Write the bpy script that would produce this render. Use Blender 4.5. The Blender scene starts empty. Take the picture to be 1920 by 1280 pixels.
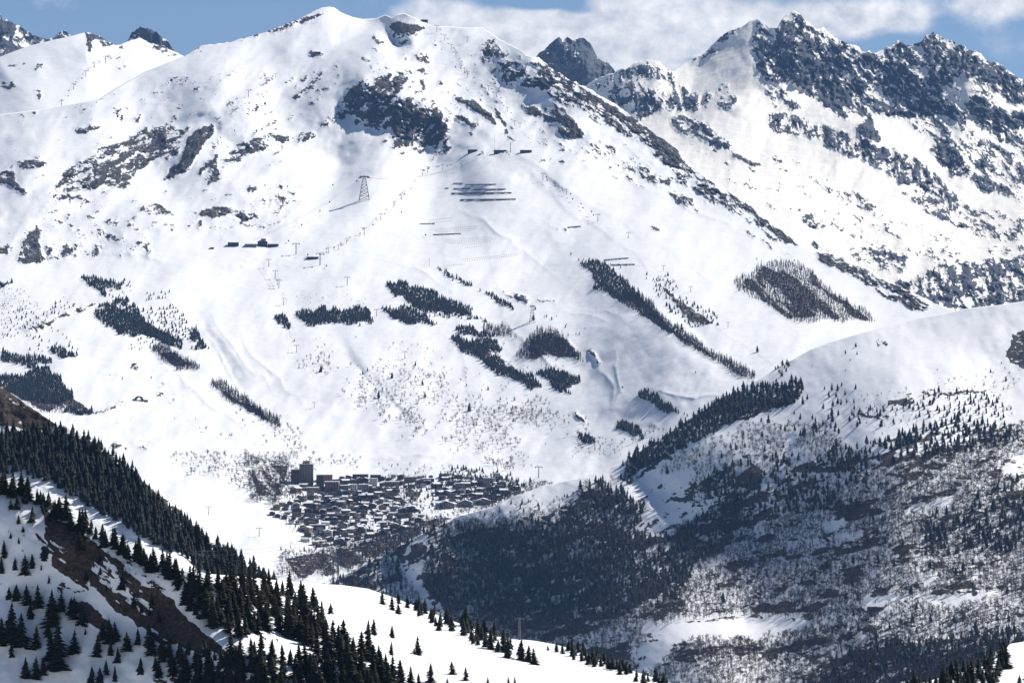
import bpy, bmesh, math, random
import numpy as np
from mathutils import Vector

# ------------------------------------------------------------------ camera, light, exposure
random.seed(7)
RNG = np.random.RandomState(7)
SC = bpy.context.scene
COL = SC.collection
F, CX, HV = 9000.0, 960.0, 520.0            # long lens: metres = pixels * distance / F ; HV = level of the eye

cam_d = bpy.data.cameras.new("camera")
cam = bpy.data.objects.new("camera", cam_d)
COL.objects.link(cam)
cam_d.sensor_width = 36.0
cam_d.lens = 36.0 * F / 1920.0
cam_d.shift_y = -120.0 / 1920.0
cam_d.clip_start = 5.0
cam_d.clip_end = 120000.0
cam.location = (0, 0, 0)
cam.rotation_euler = (math.radians(90), 0, 0)
SC.camera = cam

SUN_AZ, SUN_EL = math.radians(53), math.radians(43)      # azimuth measured from the view direction to the right
SUNV = Vector((math.sin(SUN_AZ) * math.cos(SUN_EL), math.cos(SUN_AZ) * math.cos(SUN_EL), math.sin(SUN_EL)))
sun_d = bpy.data.lights.new("sun", 'SUN')
sun_d.energy = 4.6
sun_d.angle = math.radians(0.5)
sun_d.color = (1.0, 0.95, 0.88)
sun = bpy.data.objects.new("sun", sun_d)
COL.objects.link(sun)
sun.rotation_euler = SUNV.to_track_quat('Z', 'Y').to_euler()

SC.view_settings.view_transform = 'Standard'
SC.view_settings.look = 'None'
SC.view_settings.exposure = 0.43
SC.view_settings.gamma = 1.0
SC.cycles.max_bounces = 4
SC.cycles.diffuse_bounces = 2
SC.cycles.volume_bounces = 0
SC.cycles.transparent_max_bounces = 4

def N(nt, t, **kw):
    n = nt.nodes.new(t)
    for k, v in kw.items():
        if k in n.inputs.keys():
            n.inputs[k].default_value = v
        else:
            setattr(n, k, v)
    return n

def math_node(nt, op, a, b=None, c=None, clamp=False):
    n = nt.nodes.new('ShaderNodeMath'); n.operation = op; n.use_clamp = clamp
    for i, x in enumerate((a, b, c)):
        if x is None: continue
        if isinstance(x, (int, float)): n.inputs[i].default_value = x
        else: nt.links.new(x, n.inputs[i])
    return n.outputs[0]

world = bpy.data.worlds.new("World")
SC.world = world
world.use_nodes = True
def build_world():
    nt = world.node_tree
    nt.nodes.clear()
    L = nt.links.new
    out = N(nt, 'ShaderNodeOutputWorld'); bg = N(nt, 'ShaderNodeBackground', Strength=0.07)
    tc = N(nt, 'ShaderNodeTexCoord')
    sep = N(nt, 'ShaderNodeSeparateXYZ'); L(tc.outputs['Generated'], sep.inputs[0])
    # the air seen here is thin: look a little higher up the sky dome than the true direction
    zz = math_node(nt, 'ADD', math_node(nt, 'MULTIPLY', sep.outputs[2], 1.6), 0.115)
    cmb = N(nt, 'ShaderNodeCombineXYZ'); L(sep.outputs[0], cmb.inputs[0]); L(sep.outputs[1], cmb.inputs[1]); L(zz, cmb.inputs[2])
    nrm = N(nt, 'ShaderNodeVectorMath', operation='NORMALIZE'); L(cmb.outputs[0], nrm.inputs[0])
    sky = N(nt, 'ShaderNodeTexSky'); sky.sky_type = 'NISHITA'; sky.sun_disc = False
    sky.sun_elevation = SUN_EL; sky.sun_rotation = SUN_AZ; sky.altitude = 2000; sky.air_density = 1.1; sky.dust_density = 0.15; sky.ozone_density = 1.6
    L(nrm.outputs[0], sky.inputs[0])
    # clouds, placed by compass direction and height above the horizon
    ys = math_node(nt, 'MAXIMUM', sep.outputs[1], 0.02)
    a = math_node(nt, 'DIVIDE', sep.outputs[0], ys)
    e = math_node(nt, 'DIVIDE', sep.outputs[2], ys)
    pc = N(nt, 'ShaderNodeCombineXYZ'); L(a, pc.inputs[0]); L(math_node(nt, 'MULTIPLY', e, 1.2), pc.inputs[1])
    nz = N(nt, 'ShaderNodeTexNoise', Scale=46.0, Detail=8.0, Roughness=0.58); L(pc.outputs[0], nz.inputs['Vector'])
    nz2 = N(nt, 'ShaderNodeTexNoise', Scale=150.0, Detail=5.0, Roughness=0.6); L(pc.outputs[0], nz2.inputs['Vector'])
    def blob(u, v, ru, rv, amp):
        du = math_node(nt, 'DIVIDE', math_node(nt, 'SUBTRACT', a, (u - CX) / F), ru / F)
        dv = math_node(nt, 'DIVIDE', math_node(nt, 'SUBTRACT', e, (HV - v) / F), rv / F)
        r2 = math_node(nt, 'ADD', math_node(nt, 'MULTIPLY', du, du), math_node(nt, 'MULTIPLY', dv, dv))
        return math_node(nt, 'MULTIPLY', math_node(nt, 'POWER', 2.718, math_node(nt, 'MULTIPLY', r2, -1.0)), amp)
    tot = None
    for b in ((950, 60, 170, 62, 1.0), (820, 22, 70, 35, 0.7), (1180, 75, 200, 60, 1.1), (1330, 45, 170, 60, 1.0), (1560, 40, 150, 38, 1.0),
              (1200, 10, 120, 30, .5), (1720, 40, 40, 60, 0.35), (1880, 8, 110, 30, 0.9), (1840, 95, 60, 20, .2), (440, -40, 200, 30, .3),
              (1010, 8, 90, 14, -0.75), (1090, 22, 40, 12, -0.5), (1300, 112, 60, 8, -0.35), (1690, 92, 90, 20, -0.6)):
        x = blob(*b)
        tot = x if tot is None else math_node(nt, 'ADD', tot, x)
    m = math_node(nt, 'ADD', tot, math_node(nt, 'MULTIPLY', math_node(nt, 'SUBTRACT', nz.outputs[0], 0.5), 1.9))
    mr = N(nt, 'ShaderNodeMapRange'); mr.interpolation_type = 'SMOOTHSTEP'
    L(m, mr.inputs[0]); mr.inputs[1].default_value = 0.16; mr.inputs[2].default_value = 0.78; mr.inputs[4].default_value = 0.95
    cr = N(nt, 'ShaderNodeMix'); cr.data_type = 'RGBA'
    cr.inputs[6].default_value = (6.4, 6.8, 7.5, 1); cr.inputs[7].default_value = (13.4, 13.1, 12.9, 1)
    L(math_node(nt, 'ADD', math_node(nt, 'MULTIPLY', math_node(nt, 'SUBTRACT', nz2.outputs[0], .5), 2.4), math_node(nt, 'MULTIPLY', nz.outputs[0], 1.0), clamp=True), cr.inputs[0])
    mx = N(nt, 'ShaderNodeMix'); mx.data_type = 'RGBA'
    L(mr.outputs[0], mx.inputs[0]); L(sky.outputs[0], mx.inputs[6]); L(cr.outputs[2], mx.inputs[7])
    L(mx.outputs[2], bg.inputs[0]); L(bg.outputs[0], out.inputs[0])
build_world()

# ------------------------------------------------------------------ small helpers
def W(u, v, D):
    return np.stack([(u - CX) * D / F, D, (HV - v) * D / F], -1)

def _hash(ix, iy, seed):
    h = (ix.astype(np.int64) * 374761393 + iy.astype(np.int64) * 668265263 + seed * 974634777) & 0x7fffffff
    h = ((h ^ (h >> 13)) * 1274126177) & 0x7fffffff
    h = ((h ^ (h >> 16)) * 69069 + 12345) & 0x7fffffff
    return (h & 0xffff) / 65535.0

def vnoise(x, y, seed):
    ix, iy = np.floor(x), np.floor(y)
    fx, fy = x - ix, y - iy
    fx = fx * fx * fx * (fx * (fx * 6 - 15) + 10); fy = fy * fy * fy * (fy * (fy * 6 - 15) + 10)
    a, b = _hash(ix, iy, seed), _hash(ix + 1, iy, seed)
    c, d = _hash(ix, iy + 1, seed), _hash(ix + 1, iy + 1, seed)
    return (a * (1 - fx) + b * fx) * (1 - fy) + (c * (1 - fx) + d * fx) * fy

def fbm(x, y, wl, seed, octv=4, gain=.5):
    s, a, t = 0, 1., 0
    for o in range(octv):
        k = 2.03 ** o / wl
        s = s + a * vnoise(x * k + 17.3 * o, y * k + 5.1 * o, seed + o * 31); t += a; a *= gain
    return s / t

def ridged(x, y, wl, seed, octv=4, gain=.5):
    s, a, t = 0, 1., 0
    for o in range(octv):
        k = 2.1 ** o / wl
        s = s + a * (1 - np.abs(2 * vnoise(x * k + 7.3 * o, y * k + 3.1 * o, seed + o * 17) - 1)); t += a; a *= gain
    return s / t

def sstep(a, b, x):
    t = np.clip((x - a) / (b - a), 0, 1)
    return t * t * (3 - 2 * t)

def rot(u, v, deg):
    c, s = math.cos(math.radians(deg)), math.sin(math.radians(deg))
    return u * c + v * s, -u * s + v * c

MG = 240
MW, MH = 1920 + 2 * MG, 1280 + 2 * MG
def in_poly(px, py, pts):
    ins = np.zeros(px.shape, bool)
    n = len(pts)
    for i in range(n):
        x1, y1 = pts[i]; x2, y2 = pts[(i + 1) % n]
        if y1 == y2: continue
        c = ((y1 > py) != (y2 > py)) & (px < (x2 - x1) * (py - y1) / (y2 - y1) + x1)
        ins ^= c
    return ins

def fill(mask, pts, val, mode='max'):
    xs = [p[0] for p in pts]; ys = [p[1] for p in pts]
    x0, x1 = int(max(-MG, min(xs) - 1)), int(min(1920 + MG, max(xs) + 2))
    y0, y1 = int(max(-MG, min(ys) - 1)), int(min(1280 + MG, max(ys) + 2))
    if x1 <= x0 or y1 <= y0: return
    gx, gy = np.meshgrid(np.arange(x0, x1) + .5, np.arange(y0, y1) + .5)
    ins = in_poly(gx, gy, pts)
    sub = mask[y0 + MG:y1 + MG, x0 + MG:x1 + MG]
    if mode == 'max': sub[ins] = np.maximum(sub[ins], val)
    else: sub[ins] = val

def blur(m, r):
    k = 2 * r + 1
    for ax in (0, 1):
        c = np.cumsum(np.pad(m, [(r + 1, r) if a == ax else (0, 0) for a in (0, 1)], mode='edge'), axis=ax)
        m = (np.take(c, range(k, c.shape[ax]), axis=ax) - np.take(c, range(0, c.shape[ax] - k), axis=ax)) / k
    return m

def samp(mask, u, v):
    iu = np.clip((u + MG).astype(int), 0, MW - 1); iv = np.clip((v + MG).astype(int), 0, MH - 1)
    return mask[iv, iu]

def raw_mesh(name, V, Fc, mat=None, smooth=True, attrs=None, idx=None):
    """numpy vertices + (n,3) or (n,4) faces -> mesh"""
    me = bpy.data.meshes.new(name)
    n, k = Fc.shape
    me.vertices.add(len(V)); me.vertices.foreach_set('co', np.ascontiguousarray(V, dtype=np.float32).ravel())
    me.loops.add(n * k); me.loops.foreach_set('vertex_index', np.ascontiguousarray(Fc, dtype=np.int32).ravel())
    me.polygons.add(n); me.polygons.foreach_set('loop_start', np.arange(n, dtype=np.int32) * k)
    if smooth: me.polygons.foreach_set('use_smooth', np.ones(n, bool))
    for an, av in (attrs or {}).items():
        at = me.attributes.new(an, 'FLOAT', 'POINT'); at.data.foreach_set('value', np.ascontiguousarray(av, dtype=np.float32).ravel())
    if mat is not None:
        for m in (mat if isinstance(mat, (list, tuple)) else [mat]): me.materials.append(m)
    if idx is not None: me.polygons.foreach_set('material_index', idx.astype(np.int32))
    me.update(calc_edges=True)
    return me

def link(name, data, parent=None, loc=None):
    o = bpy.data.objects.new(name, data)
    COL.objects.link(o)
    if parent is not None: o.parent = parent
    if loc is not None: o.location = loc
    return o

def tag(o, label=None, cat=None, group=None, kind=None):
    if label: o['label'] = label
    if cat: o['category'] = cat
    if group: o['group'] = group
    if kind: o['kind'] = kind
    return o

# ------------------------------------------------------------------ materials
def mat_new(name):
    m = bpy.data.materials.new(name); m.use_nodes = True
    nt = m.node_tree; nt.nodes.clear()
    out = N(nt, 'ShaderNodeOutputMaterial'); p = N(nt, 'ShaderNodeBsdfPrincipled')
    nt.links.new(p.outputs[0], out.inputs[0])
    return m, nt, p

def simple_mat(name, col, rough=.8, var=.25, scale=.5, island=False, metallic=0.0):
    m, nt, p = mat_new(name)
    p.inputs['Roughness'].default_value = rough; p.inputs['Metallic'].default_value = metallic
    p.inputs['Specular IOR Level'].default_value = .2
    tc = N(nt, 'ShaderNodeTexCoord')
    nz = N(nt, 'ShaderNodeTexNoise', Scale=scale, Detail=4.0); nt.links.new(tc.outputs['Object'], nz.inputs['Vector'])
    src = nz.outputs[0]
    if island:
        g = N(nt, 'ShaderNodeNewGeometry')
        src = math_node(nt, 'ADD', math_node(nt, 'MULTIPLY', nz.outputs[0], .4), math_node(nt, 'MULTIPLY', g.outputs['Random Per Island'], .6))
    elif var > 0:
        oi = N(nt, 'ShaderNodeObjectInfo')
        src = math_node(nt, 'ADD', math_node(nt, 'MULTIPLY', nz.outputs[0], .6), math_node(nt, 'MULTIPLY', oi.outputs['Random'], .4))
    mx = N(nt, 'ShaderNodeMix'); mx.data_type = 'RGBA'
    mx.inputs[6].default_value = (*[c * (1 - var) for c in col], 1); mx.inputs[7].default_value = (*[min(1, c * (1 + var)) for c in col], 1)
    nt.links.new(src, mx.inputs[0]); nt.links.new(mx.outputs[2], p.inputs['Base Color'])
    return m

def terrain_mat(name, rock_a, rock_b, dirt=(.07, .05, .038), fine=.06, bump=1.0, snow=(.86, .865, .88), snow_scale=.012, bdist=3.0, breakup=.75, rbump=6.0, ledge=1.5):
    m, nt, p = mat_new(name)
    L = nt.links.new
    p.inputs['Roughness'].default_value = .75; p.inputs['Specular IOR Level'].default_value = .15
    tc = N(nt, 'ShaderNodeTexCoord')
    ra = N(nt, 'ShaderNodeAttribute', attribute_name='rock'); da = N(nt, 'ShaderNodeAttribute', attribute_name='dirt')
    n1 = N(nt, 'ShaderNodeTexNoise', Scale=fine, Detail=6.0, Roughness=.62); L(tc.outputs['Object'], n1.inputs['Vector'])
    n2 = N(nt, 'ShaderNodeTexNoise', Scale=fine * .22, Detail=6.0, Roughness=.6); L(tc.outputs['Object'], n2.inputs['Vector'])
    r = math_node(nt, 'ADD', ra.outputs['Fac'], math_node(nt, 'MULTIPLY', math_node(nt, 'SUBTRACT', n1.outputs[0], .5), breakup * 2))
    ge = N(nt, 'ShaderNodeNewGeometry'); sx = N(nt, 'ShaderNodeSeparateXYZ'); L(ge.outputs['Normal'], sx.inputs[0])
    led = math_node(nt, 'MULTIPLY', math_node(nt, 'SUBTRACT', sx.outputs[2], .74), ledge)          # snow lies on the ledges, rock shows where it is steep
    r = math_node(nt, 'SUBTRACT', r, math_node(nt, 'MULTIPLY', led, ra.outputs['Fac']))
    mr = N(nt, 'ShaderNodeMapRange'); mr.interpolation_type = 'SMOOTHSTEP'; L(r, mr.inputs[0]); mr.inputs[1].default_value = .42; mr.inputs[2].default_value = .58
    rc = N(nt, 'ShaderNodeMix'); rc.data_type = 'RGBA'; rc.inputs[6].default_value = (*rock_a, 1); rc.inputs[7].default_value = (*rock_b, 1)
    mm = N(nt, 'ShaderNodeMapRange'); L(n2.outputs[0], mm.inputs[0]); mm.inputs[1].default_value = .35; mm.inputs[2].default_value = .65; L(mm.outputs[0], rc.inputs[0])
    dm = N(nt, 'ShaderNodeMix'); dm.data_type = 'RGBA'; L(da.outputs['Fac'], dm.inputs[0]); L(rc.outputs[2], dm.inputs[6])
    n4 = N(nt, 'ShaderNodeTexNoise', Scale=fine * 2.6, Detail=5.0, Roughness=.7); L(tc.outputs['Object'], n4.inputs['Vector'])
    m4 = N(nt, 'ShaderNodeMapRange'); L(n4.outputs[0], m4.inputs[0]); m4.inputs[1].default_value = .33; m4.inputs[2].default_value = .68
    dd = N(nt, 'ShaderNodeMix'); dd.data_type = 'RGBA'; L(m4.outputs[0], dd.inputs[0]); dd.inputs[6].default_value = (*[c * .35 for c in dirt], 1); dd.inputs[7].default_value = (*[c * 1.65 for c in dirt], 1)
    L(dd.outputs[2], dm.inputs[7])
    sn = N(nt, 'ShaderNodeMix'); sn.data_type = 'RGBA'; L(n2.outputs[0], sn.inputs[0])
    sn.inputs[6].default_value = (*[c * .96 for c in snow], 1); sn.inputs[7].default_value = (*[min(.93, c * 1.04) for c in snow], 1)
    mx = N(nt, 'ShaderNodeMix'); mx.data_type = 'RGBA'; L(mr.outputs[0], mx.inputs[0]); L(sn.outputs[2], mx.inputs[6]); L(dm.outputs[2], mx.inputs[7])
    L(mx.outputs[2], p.inputs['Base Color'])
    # relief: strong on rock, faint drifts on snow
    n3 = N(nt, 'ShaderNodeTexNoise', Scale=snow_scale, Detail=5.0, Roughness=.55); L(tc.outputs['Object'], n3.inputs['Vector'])
    h = math_node(nt, 'ADD', math_node(nt, 'MULTIPLY', math_node(nt, 'MULTIPLY', n1.outputs[0], mr.outputs[0]), rbump), math_node(nt, 'MULTIPLY', n3.outputs[0], bdist))
    b = N(nt, 'ShaderNodeBump'); b.inputs['Strength'].default_value = bump; b.inputs['Distance'].default_value = 1.0
    L(h, b.inputs['Height']); L(b.outputs[0], p.inputs['Normal'])
    return m

M_MAIN = terrain_mat('snow_and_brown_rock', (.022, .021, .022), (.07, .058, .047), fine=.10, bdist=3.4, rbump=9.0)
M_FAR = terrain_mat('snow_and_haze_tinted_rock', (.052, .066, .092), (.125, .134, .152), fine=.075, bdist=7.0, rbump=15.0, ledge=1.15, snow=(.88, .855, .80), breakup=.5)  # distance haze mixed into the rock's blue tint; snow warmed to offset the haze
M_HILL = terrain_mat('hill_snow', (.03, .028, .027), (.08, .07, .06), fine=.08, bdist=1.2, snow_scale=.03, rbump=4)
M_NEAR = terrain_mat('near_snow', (.03, .026, .022), (.07, .055, .043), fine=.35, bdist=.35, rbump=.9, ledge=.3, snow_scale=.1, dirt=(.06, .045, .035))

M_CON = simple_mat('spruce_needles', (.026, .034, .020), .9, .45, .6)
M_CONF = simple_mat('spruce_needles_far', (.015, .020, .016), .9, .5, .05, island=True)
M_NCON = simple_mat('spruce_needles_near', (.020, .021, .008), .9, .45, .5)
M_BARK = simple_mat('bark', (.05, .038, .03), .9, .3, 2)
M_LARCH = simple_mat('bare_larch_twigs', (.042, .031, .030), .9, .35, .05, island=True)
M_BARE = simple_mat('bare_birch_twigs', (.052, .041, .034), .9, .35, .05, island=True)
M_SHRUB = simple_mat('dry_shrub', (.075, .055, .04), .9, .4, .2, island=True)

# ------------------------------------------------------------------ terrain sheets
def interp_line(pts, u):
    xs = np.array([p[0] for p in pts], float); ys = np.array([p[1] for p in pts], float)
    return np.interp(u, xs, ys)

class TPS:
    def __init__(self, pts):
        P = np.array(pts, float); self.x = P[:, :2] / 500.0; n = len(P)
        K = self.k(self.x[:, None] - self.x[None]); A = np.zeros((n + 3, n + 3)); A[:n, :n] = K + np.eye(n) * 1e-3
        A[:n, n] = 1; A[:n, n + 1:] = self.x; A[n:, :n] = A[:n, n:].T
        self.w = np.linalg.solve(A, np.concatenate([P[:, 2], [0, 0, 0]]))
    @staticmethod
    def k(d):
        r2 = (d ** 2).sum(-1) + 1e-12
        return .5 * r2 * np.log(r2)
    def __call__(self, u, v):
        q = np.stack([u / 500.0, v / 500.0], -1)
        s = self.w[-3] + self.w[-2] * q[..., 0] + self.w[-1] * q[..., 1]
        for i in range(len(self.x)):
            s = s + self.w[i] * self.k(q - self.x[i])
        return s

def stroke_field(U, V, pts, amp, wl, wr, flat=0.0):
    """a crest (amp>0, nearer) or trough (amp<0) along a polyline; falls off over wl to its left and wr to its right (pixels)"""
    n = len(pts) - 1
    seg = []
    for i in range(n):
        ax, ay = pts[i]; bx, by = pts[i + 1]
        dx, dy = bx - ax, by - ay; l2 = dx * dx + dy * dy
        t = np.clip(((U - ax) * dx + (V - ay) * dy) / l2, 0, 1)
        d = np.sqrt((U - ax - t * dx) ** 2 + (V - ay - t * dy) ** 2)
        cr = (dx * (V - ay) - dy * (U - ax)) / math.sqrt(l2)
        k = sstep(-12, 12, cr); w = 1 / (k / wl + (1 - k) / wr)
        tt = (i + t) / n
        val = np.exp(-(np.sqrt(d ** 2 + (.28 * w) ** 2) - .28 * w) / w)
        if flat == 0: val = val * sstep(0, .5, tt) * sstep(0, .5, 1 - tt)
        seg.append((d, val))
    dm = seg[0][0]
    for d, _ in seg[1:]: dm = np.minimum(dm, d)
    num = den = 0
    for d, val in seg:
        q = np.exp(-(d - dm) / (.35 * dm + 5)); num = num + q * val; den = den + q
    return -amp * num / den

class Sheet:
    def __init__(s, name, ridge, bottom, depth, u0, u1, du, nv, mat, strokes=(), steps=(), noise=(), jag=(), rocks=(), dirts=(), crag=(24, 12), back=.9, warp=7, soft=.24, dens=1.0, nscale=26, back_len=.10, seed=1, nfade=None, grain=None, dang=38):
        s.name, s.ridge_pts, s.bottom = name, ridge, bottom
        u = np.arange(u0, u1 + du, du, dtype=float); s.u = u; s.u0, s.du, s.nv = u0, du, nv
        r = interp_line(ridge, u)
        for (a, b, amp, wl) in jag:
            k = np.clip((u - a) / 12, 0, 1) * np.clip((b - u) / 12, 0, 1)
            r = r - amp * k * (2 * (ridged(u, u * 0 + 3.3, wl, seed + 5, 4, .6) - .55))
        s.r = r; s.b = interp_line(bottom, u)
        t = np.linspace(0, 1, nv)[:, None]
        s.V = s.r[None] + t * (s.b - s.r)[None]; s.U = np.repeat(u[None], nv, 0)
        U, V = s.U, s.V
        D = TPS(depth)(U, V)
        su = U + 22 * (fbm(U, V, 90, seed + 201, 3) - .5) + 9 * (fbm(U, V, 26, seed + 203, 2) - .5); sv = V + 22 * (fbm(U, V, 90, seed + 202, 3) - .5) + 9 * (fbm(U, V, 26, seed + 204, 2) - .5)
        for st in strokes: D = D + stroke_field(su, sv, *st)
        for (pts, amp, w) in steps:                       # ground above the line lies further off
            yl = interp_line(pts, U); x0, x1 = pts[0][0], pts[-1][0]
            e = np.clip((U - x0) / (.15 * (x1 - x0)), 0, 1) * np.clip((x1 - U) / (.15 * (x1 - x0)), 0, 1)
            D = D + amp * e * sstep(-w * .2, w, yl - V) * np.exp(-np.maximum(0, yl - V) / (w * 9))
        for (wl, amp, sx, sy, ang) in noise:
            x, y = rot(U, V, ang)
            D = D + amp * (1 if nfade is None else nfade(U, V)) * (fbm(x / sx, y / sy, wl, seed + int(wl), 4, .5) - .5) * 2
        # rock and soil cover
        wu = U + warp * 2 * (fbm(U, V, 22, seed + 71, 4, .6) - .5); wv = V + warp * 2 * (fbm(U, V, 22, seed + 93, 4, .6) - .5)
        rock = np.zeros(U.shape)
        by = {}
        for (pts, d, *a) in rocks: by.setdefault(a[0] if a else 0, []).append((pts, d, a[1] if len(a) > 1 else 'max'))
        for ang, lst in by.items():
            m = np.zeros((MH, MW), np.float32)
            for pts, d, mode in lst: fill(m, pts, d if d >= 1 else d * dens, mode)
            m = blur(m, 2)
            d = samp(m, wu, wv)
            n0 = fbm(wu * .7 + U * .3, V * 1.3, nscale, seed + 11, 3, .6); n2 = fbm(U, V * 1.5, nscale * .28, seed + 19, 3, .6)
            if ang == 0: n = .55 * n0 + .45 * n2
            else:
                x, y = rot(wu * .6 + U * .4, wv * .6 + V * .4, ang); n = (.46 * fbm(x / 4.5, y, nscale * .55, seed + 13, 4, .6) + .26 * n0 + .28 * n2)
            n = np.clip((n - .5) * 2.7 + .5, 0.02, .98)
            rock = np.maximum(rock, np.where(d > .01, sstep(-soft, soft, d - n) , 0))
        s.rock = rock
        dirt = np.zeros(U.shape)
        if dirts:
            m = np.zeros((MH, MW), np.float32)
            for pts, d, *mode in dirts: fill(m, pts, d, mode[0] if mode else 'max')
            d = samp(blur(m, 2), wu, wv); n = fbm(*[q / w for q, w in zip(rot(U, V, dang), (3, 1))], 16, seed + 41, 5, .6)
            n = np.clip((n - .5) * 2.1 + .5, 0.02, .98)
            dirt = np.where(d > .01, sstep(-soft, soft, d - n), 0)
        s.dirt = dirt; s.rock = np.maximum(rock, dirt)
        wl, amp = crag
        rs = s.blur2(s.rock - .6 * dirt, 2)
        if grain is None: rg = ridged(U, V * .8, wl, seed + 23, 5, .55)
        else:                                              # ribs run down two ways, changing from face to face
            k = sstep(.40, .60, fbm(U, V, 90, seed + 61, 3)); g1, g2 = rot(wu, wv, grain), rot(wu, wv, grain + 62)
            rg = k * ridged(g1[0] / 2.2, g1[1], wl, seed + 23, 5, .58) + (1 - k) * ridged(g2[0] / 2.2, g2[1], wl, seed + 29, 5, .58)
        D = D - amp * rs * (rg - .5) * 2 - amp * .25 * rs
        s.D = D
        # the far side of the crest falls away
        nb = 6
        Vx = [W(U, V, D).reshape(-1, 3)]
        rt, rk, rd = [], [], []
        for k in range(1, nb + 1):
            f = back_len * (k / nb) ** 1.3
            Db = D[0] * (1 + f); p = W(u, s.r, D[0]); q = p.copy()
            q[:, 0] = p[:, 0] * (1 + f); q[:, 1] = Db; q[:, 2] = p[:, 2] - back * (Db - D[0]) * (.3 + .7 * k / nb)
            rt.append(q); rk.append(s.rock[0]); rd.append(s.dirt[0])
        Vx = np.concatenate(Vx + rt); nu = len(u)
        def quads(rows):
            a = rows[:-1][:, :-1]; b = rows[:-1][:, 1:]; c = rows[1:][:, 1:]; d = rows[1:][:, :-1]
            return np.stack([a, d, c, b], -1).reshape(-1, 4)
        ids = np.arange(nv * nu).reshape(nv, nu); bid = nv * nu + np.arange(nb * nu).reshape(nb, nu)
        rows = np.concatenate([bid[::-1], ids])
        Fc = quads(rows)
        att = {'rock': np.concatenate([s.rock.ravel()] + rk), 'dirt': np.concatenate([s.dirt.ravel()] + rd)}
        s.obj = link(name, raw_mesh(name, Vx, Fc, mat, True, att))
        tag(s.obj, kind='structure')
    @staticmethod
    def blur2(m, r):
        return blur(m, r)
    def at(s, u, v):
        """world point on the sheet seen towards picture position (u, v)"""
        u = np.asarray(u, float); v = np.asarray(v, float)
        fu = np.clip((u - s.u0) / s.du, 0, len(s.u) - 1.001); iu = fu.astype(int); wu = fu - iu
        r = s.r[iu] * (1 - wu) + s.r[iu + 1] * wu; b = s.b[iu] * (1 - wu) + s.b[iu + 1] * wu
        ft = np.clip((v - r) / (b - r), 0, .9999) * (s.nv - 1); it = ft.astype(int); wt = ft - it
        D = (s.D[it, iu] * (1 - wu) + s.D[it, iu + 1] * wu) * (1 - wt) + (s.D[it + 1, iu] * (1 - wu) + s.D[it + 1, iu + 1] * wu) * wt
        vv = r + (b - r) * ft / (s.nv - 1)
        return W(u, vv, D)
    def below(s, u, v, m=0):
        return v > np.interp(u, s.u, s.r) + m

# ------------------------------------------------------------------ the mountains, back to front
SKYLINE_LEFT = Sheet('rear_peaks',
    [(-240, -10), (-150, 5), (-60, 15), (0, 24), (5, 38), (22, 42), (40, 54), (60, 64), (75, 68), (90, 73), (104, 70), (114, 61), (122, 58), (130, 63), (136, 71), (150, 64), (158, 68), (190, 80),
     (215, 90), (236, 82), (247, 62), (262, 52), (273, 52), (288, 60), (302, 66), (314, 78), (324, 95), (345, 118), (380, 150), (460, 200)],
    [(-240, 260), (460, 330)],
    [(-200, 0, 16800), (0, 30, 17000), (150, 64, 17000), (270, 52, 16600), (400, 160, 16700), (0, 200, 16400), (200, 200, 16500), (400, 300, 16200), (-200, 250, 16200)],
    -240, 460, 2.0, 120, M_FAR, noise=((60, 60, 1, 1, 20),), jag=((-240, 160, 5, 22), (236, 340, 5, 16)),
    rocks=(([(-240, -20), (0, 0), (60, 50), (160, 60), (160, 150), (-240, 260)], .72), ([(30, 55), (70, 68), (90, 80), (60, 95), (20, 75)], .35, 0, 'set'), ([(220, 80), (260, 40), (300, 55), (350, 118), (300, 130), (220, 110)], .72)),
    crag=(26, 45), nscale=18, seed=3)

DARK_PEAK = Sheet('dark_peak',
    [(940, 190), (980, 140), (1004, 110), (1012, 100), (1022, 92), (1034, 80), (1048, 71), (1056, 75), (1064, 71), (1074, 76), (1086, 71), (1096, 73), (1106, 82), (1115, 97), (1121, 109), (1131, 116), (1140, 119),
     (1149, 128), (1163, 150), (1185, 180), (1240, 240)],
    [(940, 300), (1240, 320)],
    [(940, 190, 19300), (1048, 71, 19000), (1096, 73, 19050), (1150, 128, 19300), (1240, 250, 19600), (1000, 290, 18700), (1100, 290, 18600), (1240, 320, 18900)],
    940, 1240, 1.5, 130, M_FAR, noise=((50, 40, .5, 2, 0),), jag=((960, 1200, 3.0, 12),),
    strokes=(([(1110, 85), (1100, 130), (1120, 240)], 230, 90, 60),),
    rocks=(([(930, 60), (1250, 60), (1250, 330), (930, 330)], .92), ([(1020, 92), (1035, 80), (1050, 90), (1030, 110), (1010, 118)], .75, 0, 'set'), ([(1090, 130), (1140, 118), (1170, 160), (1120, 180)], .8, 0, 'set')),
    crag=(22, 55), nscale=14, seed=9)

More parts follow.
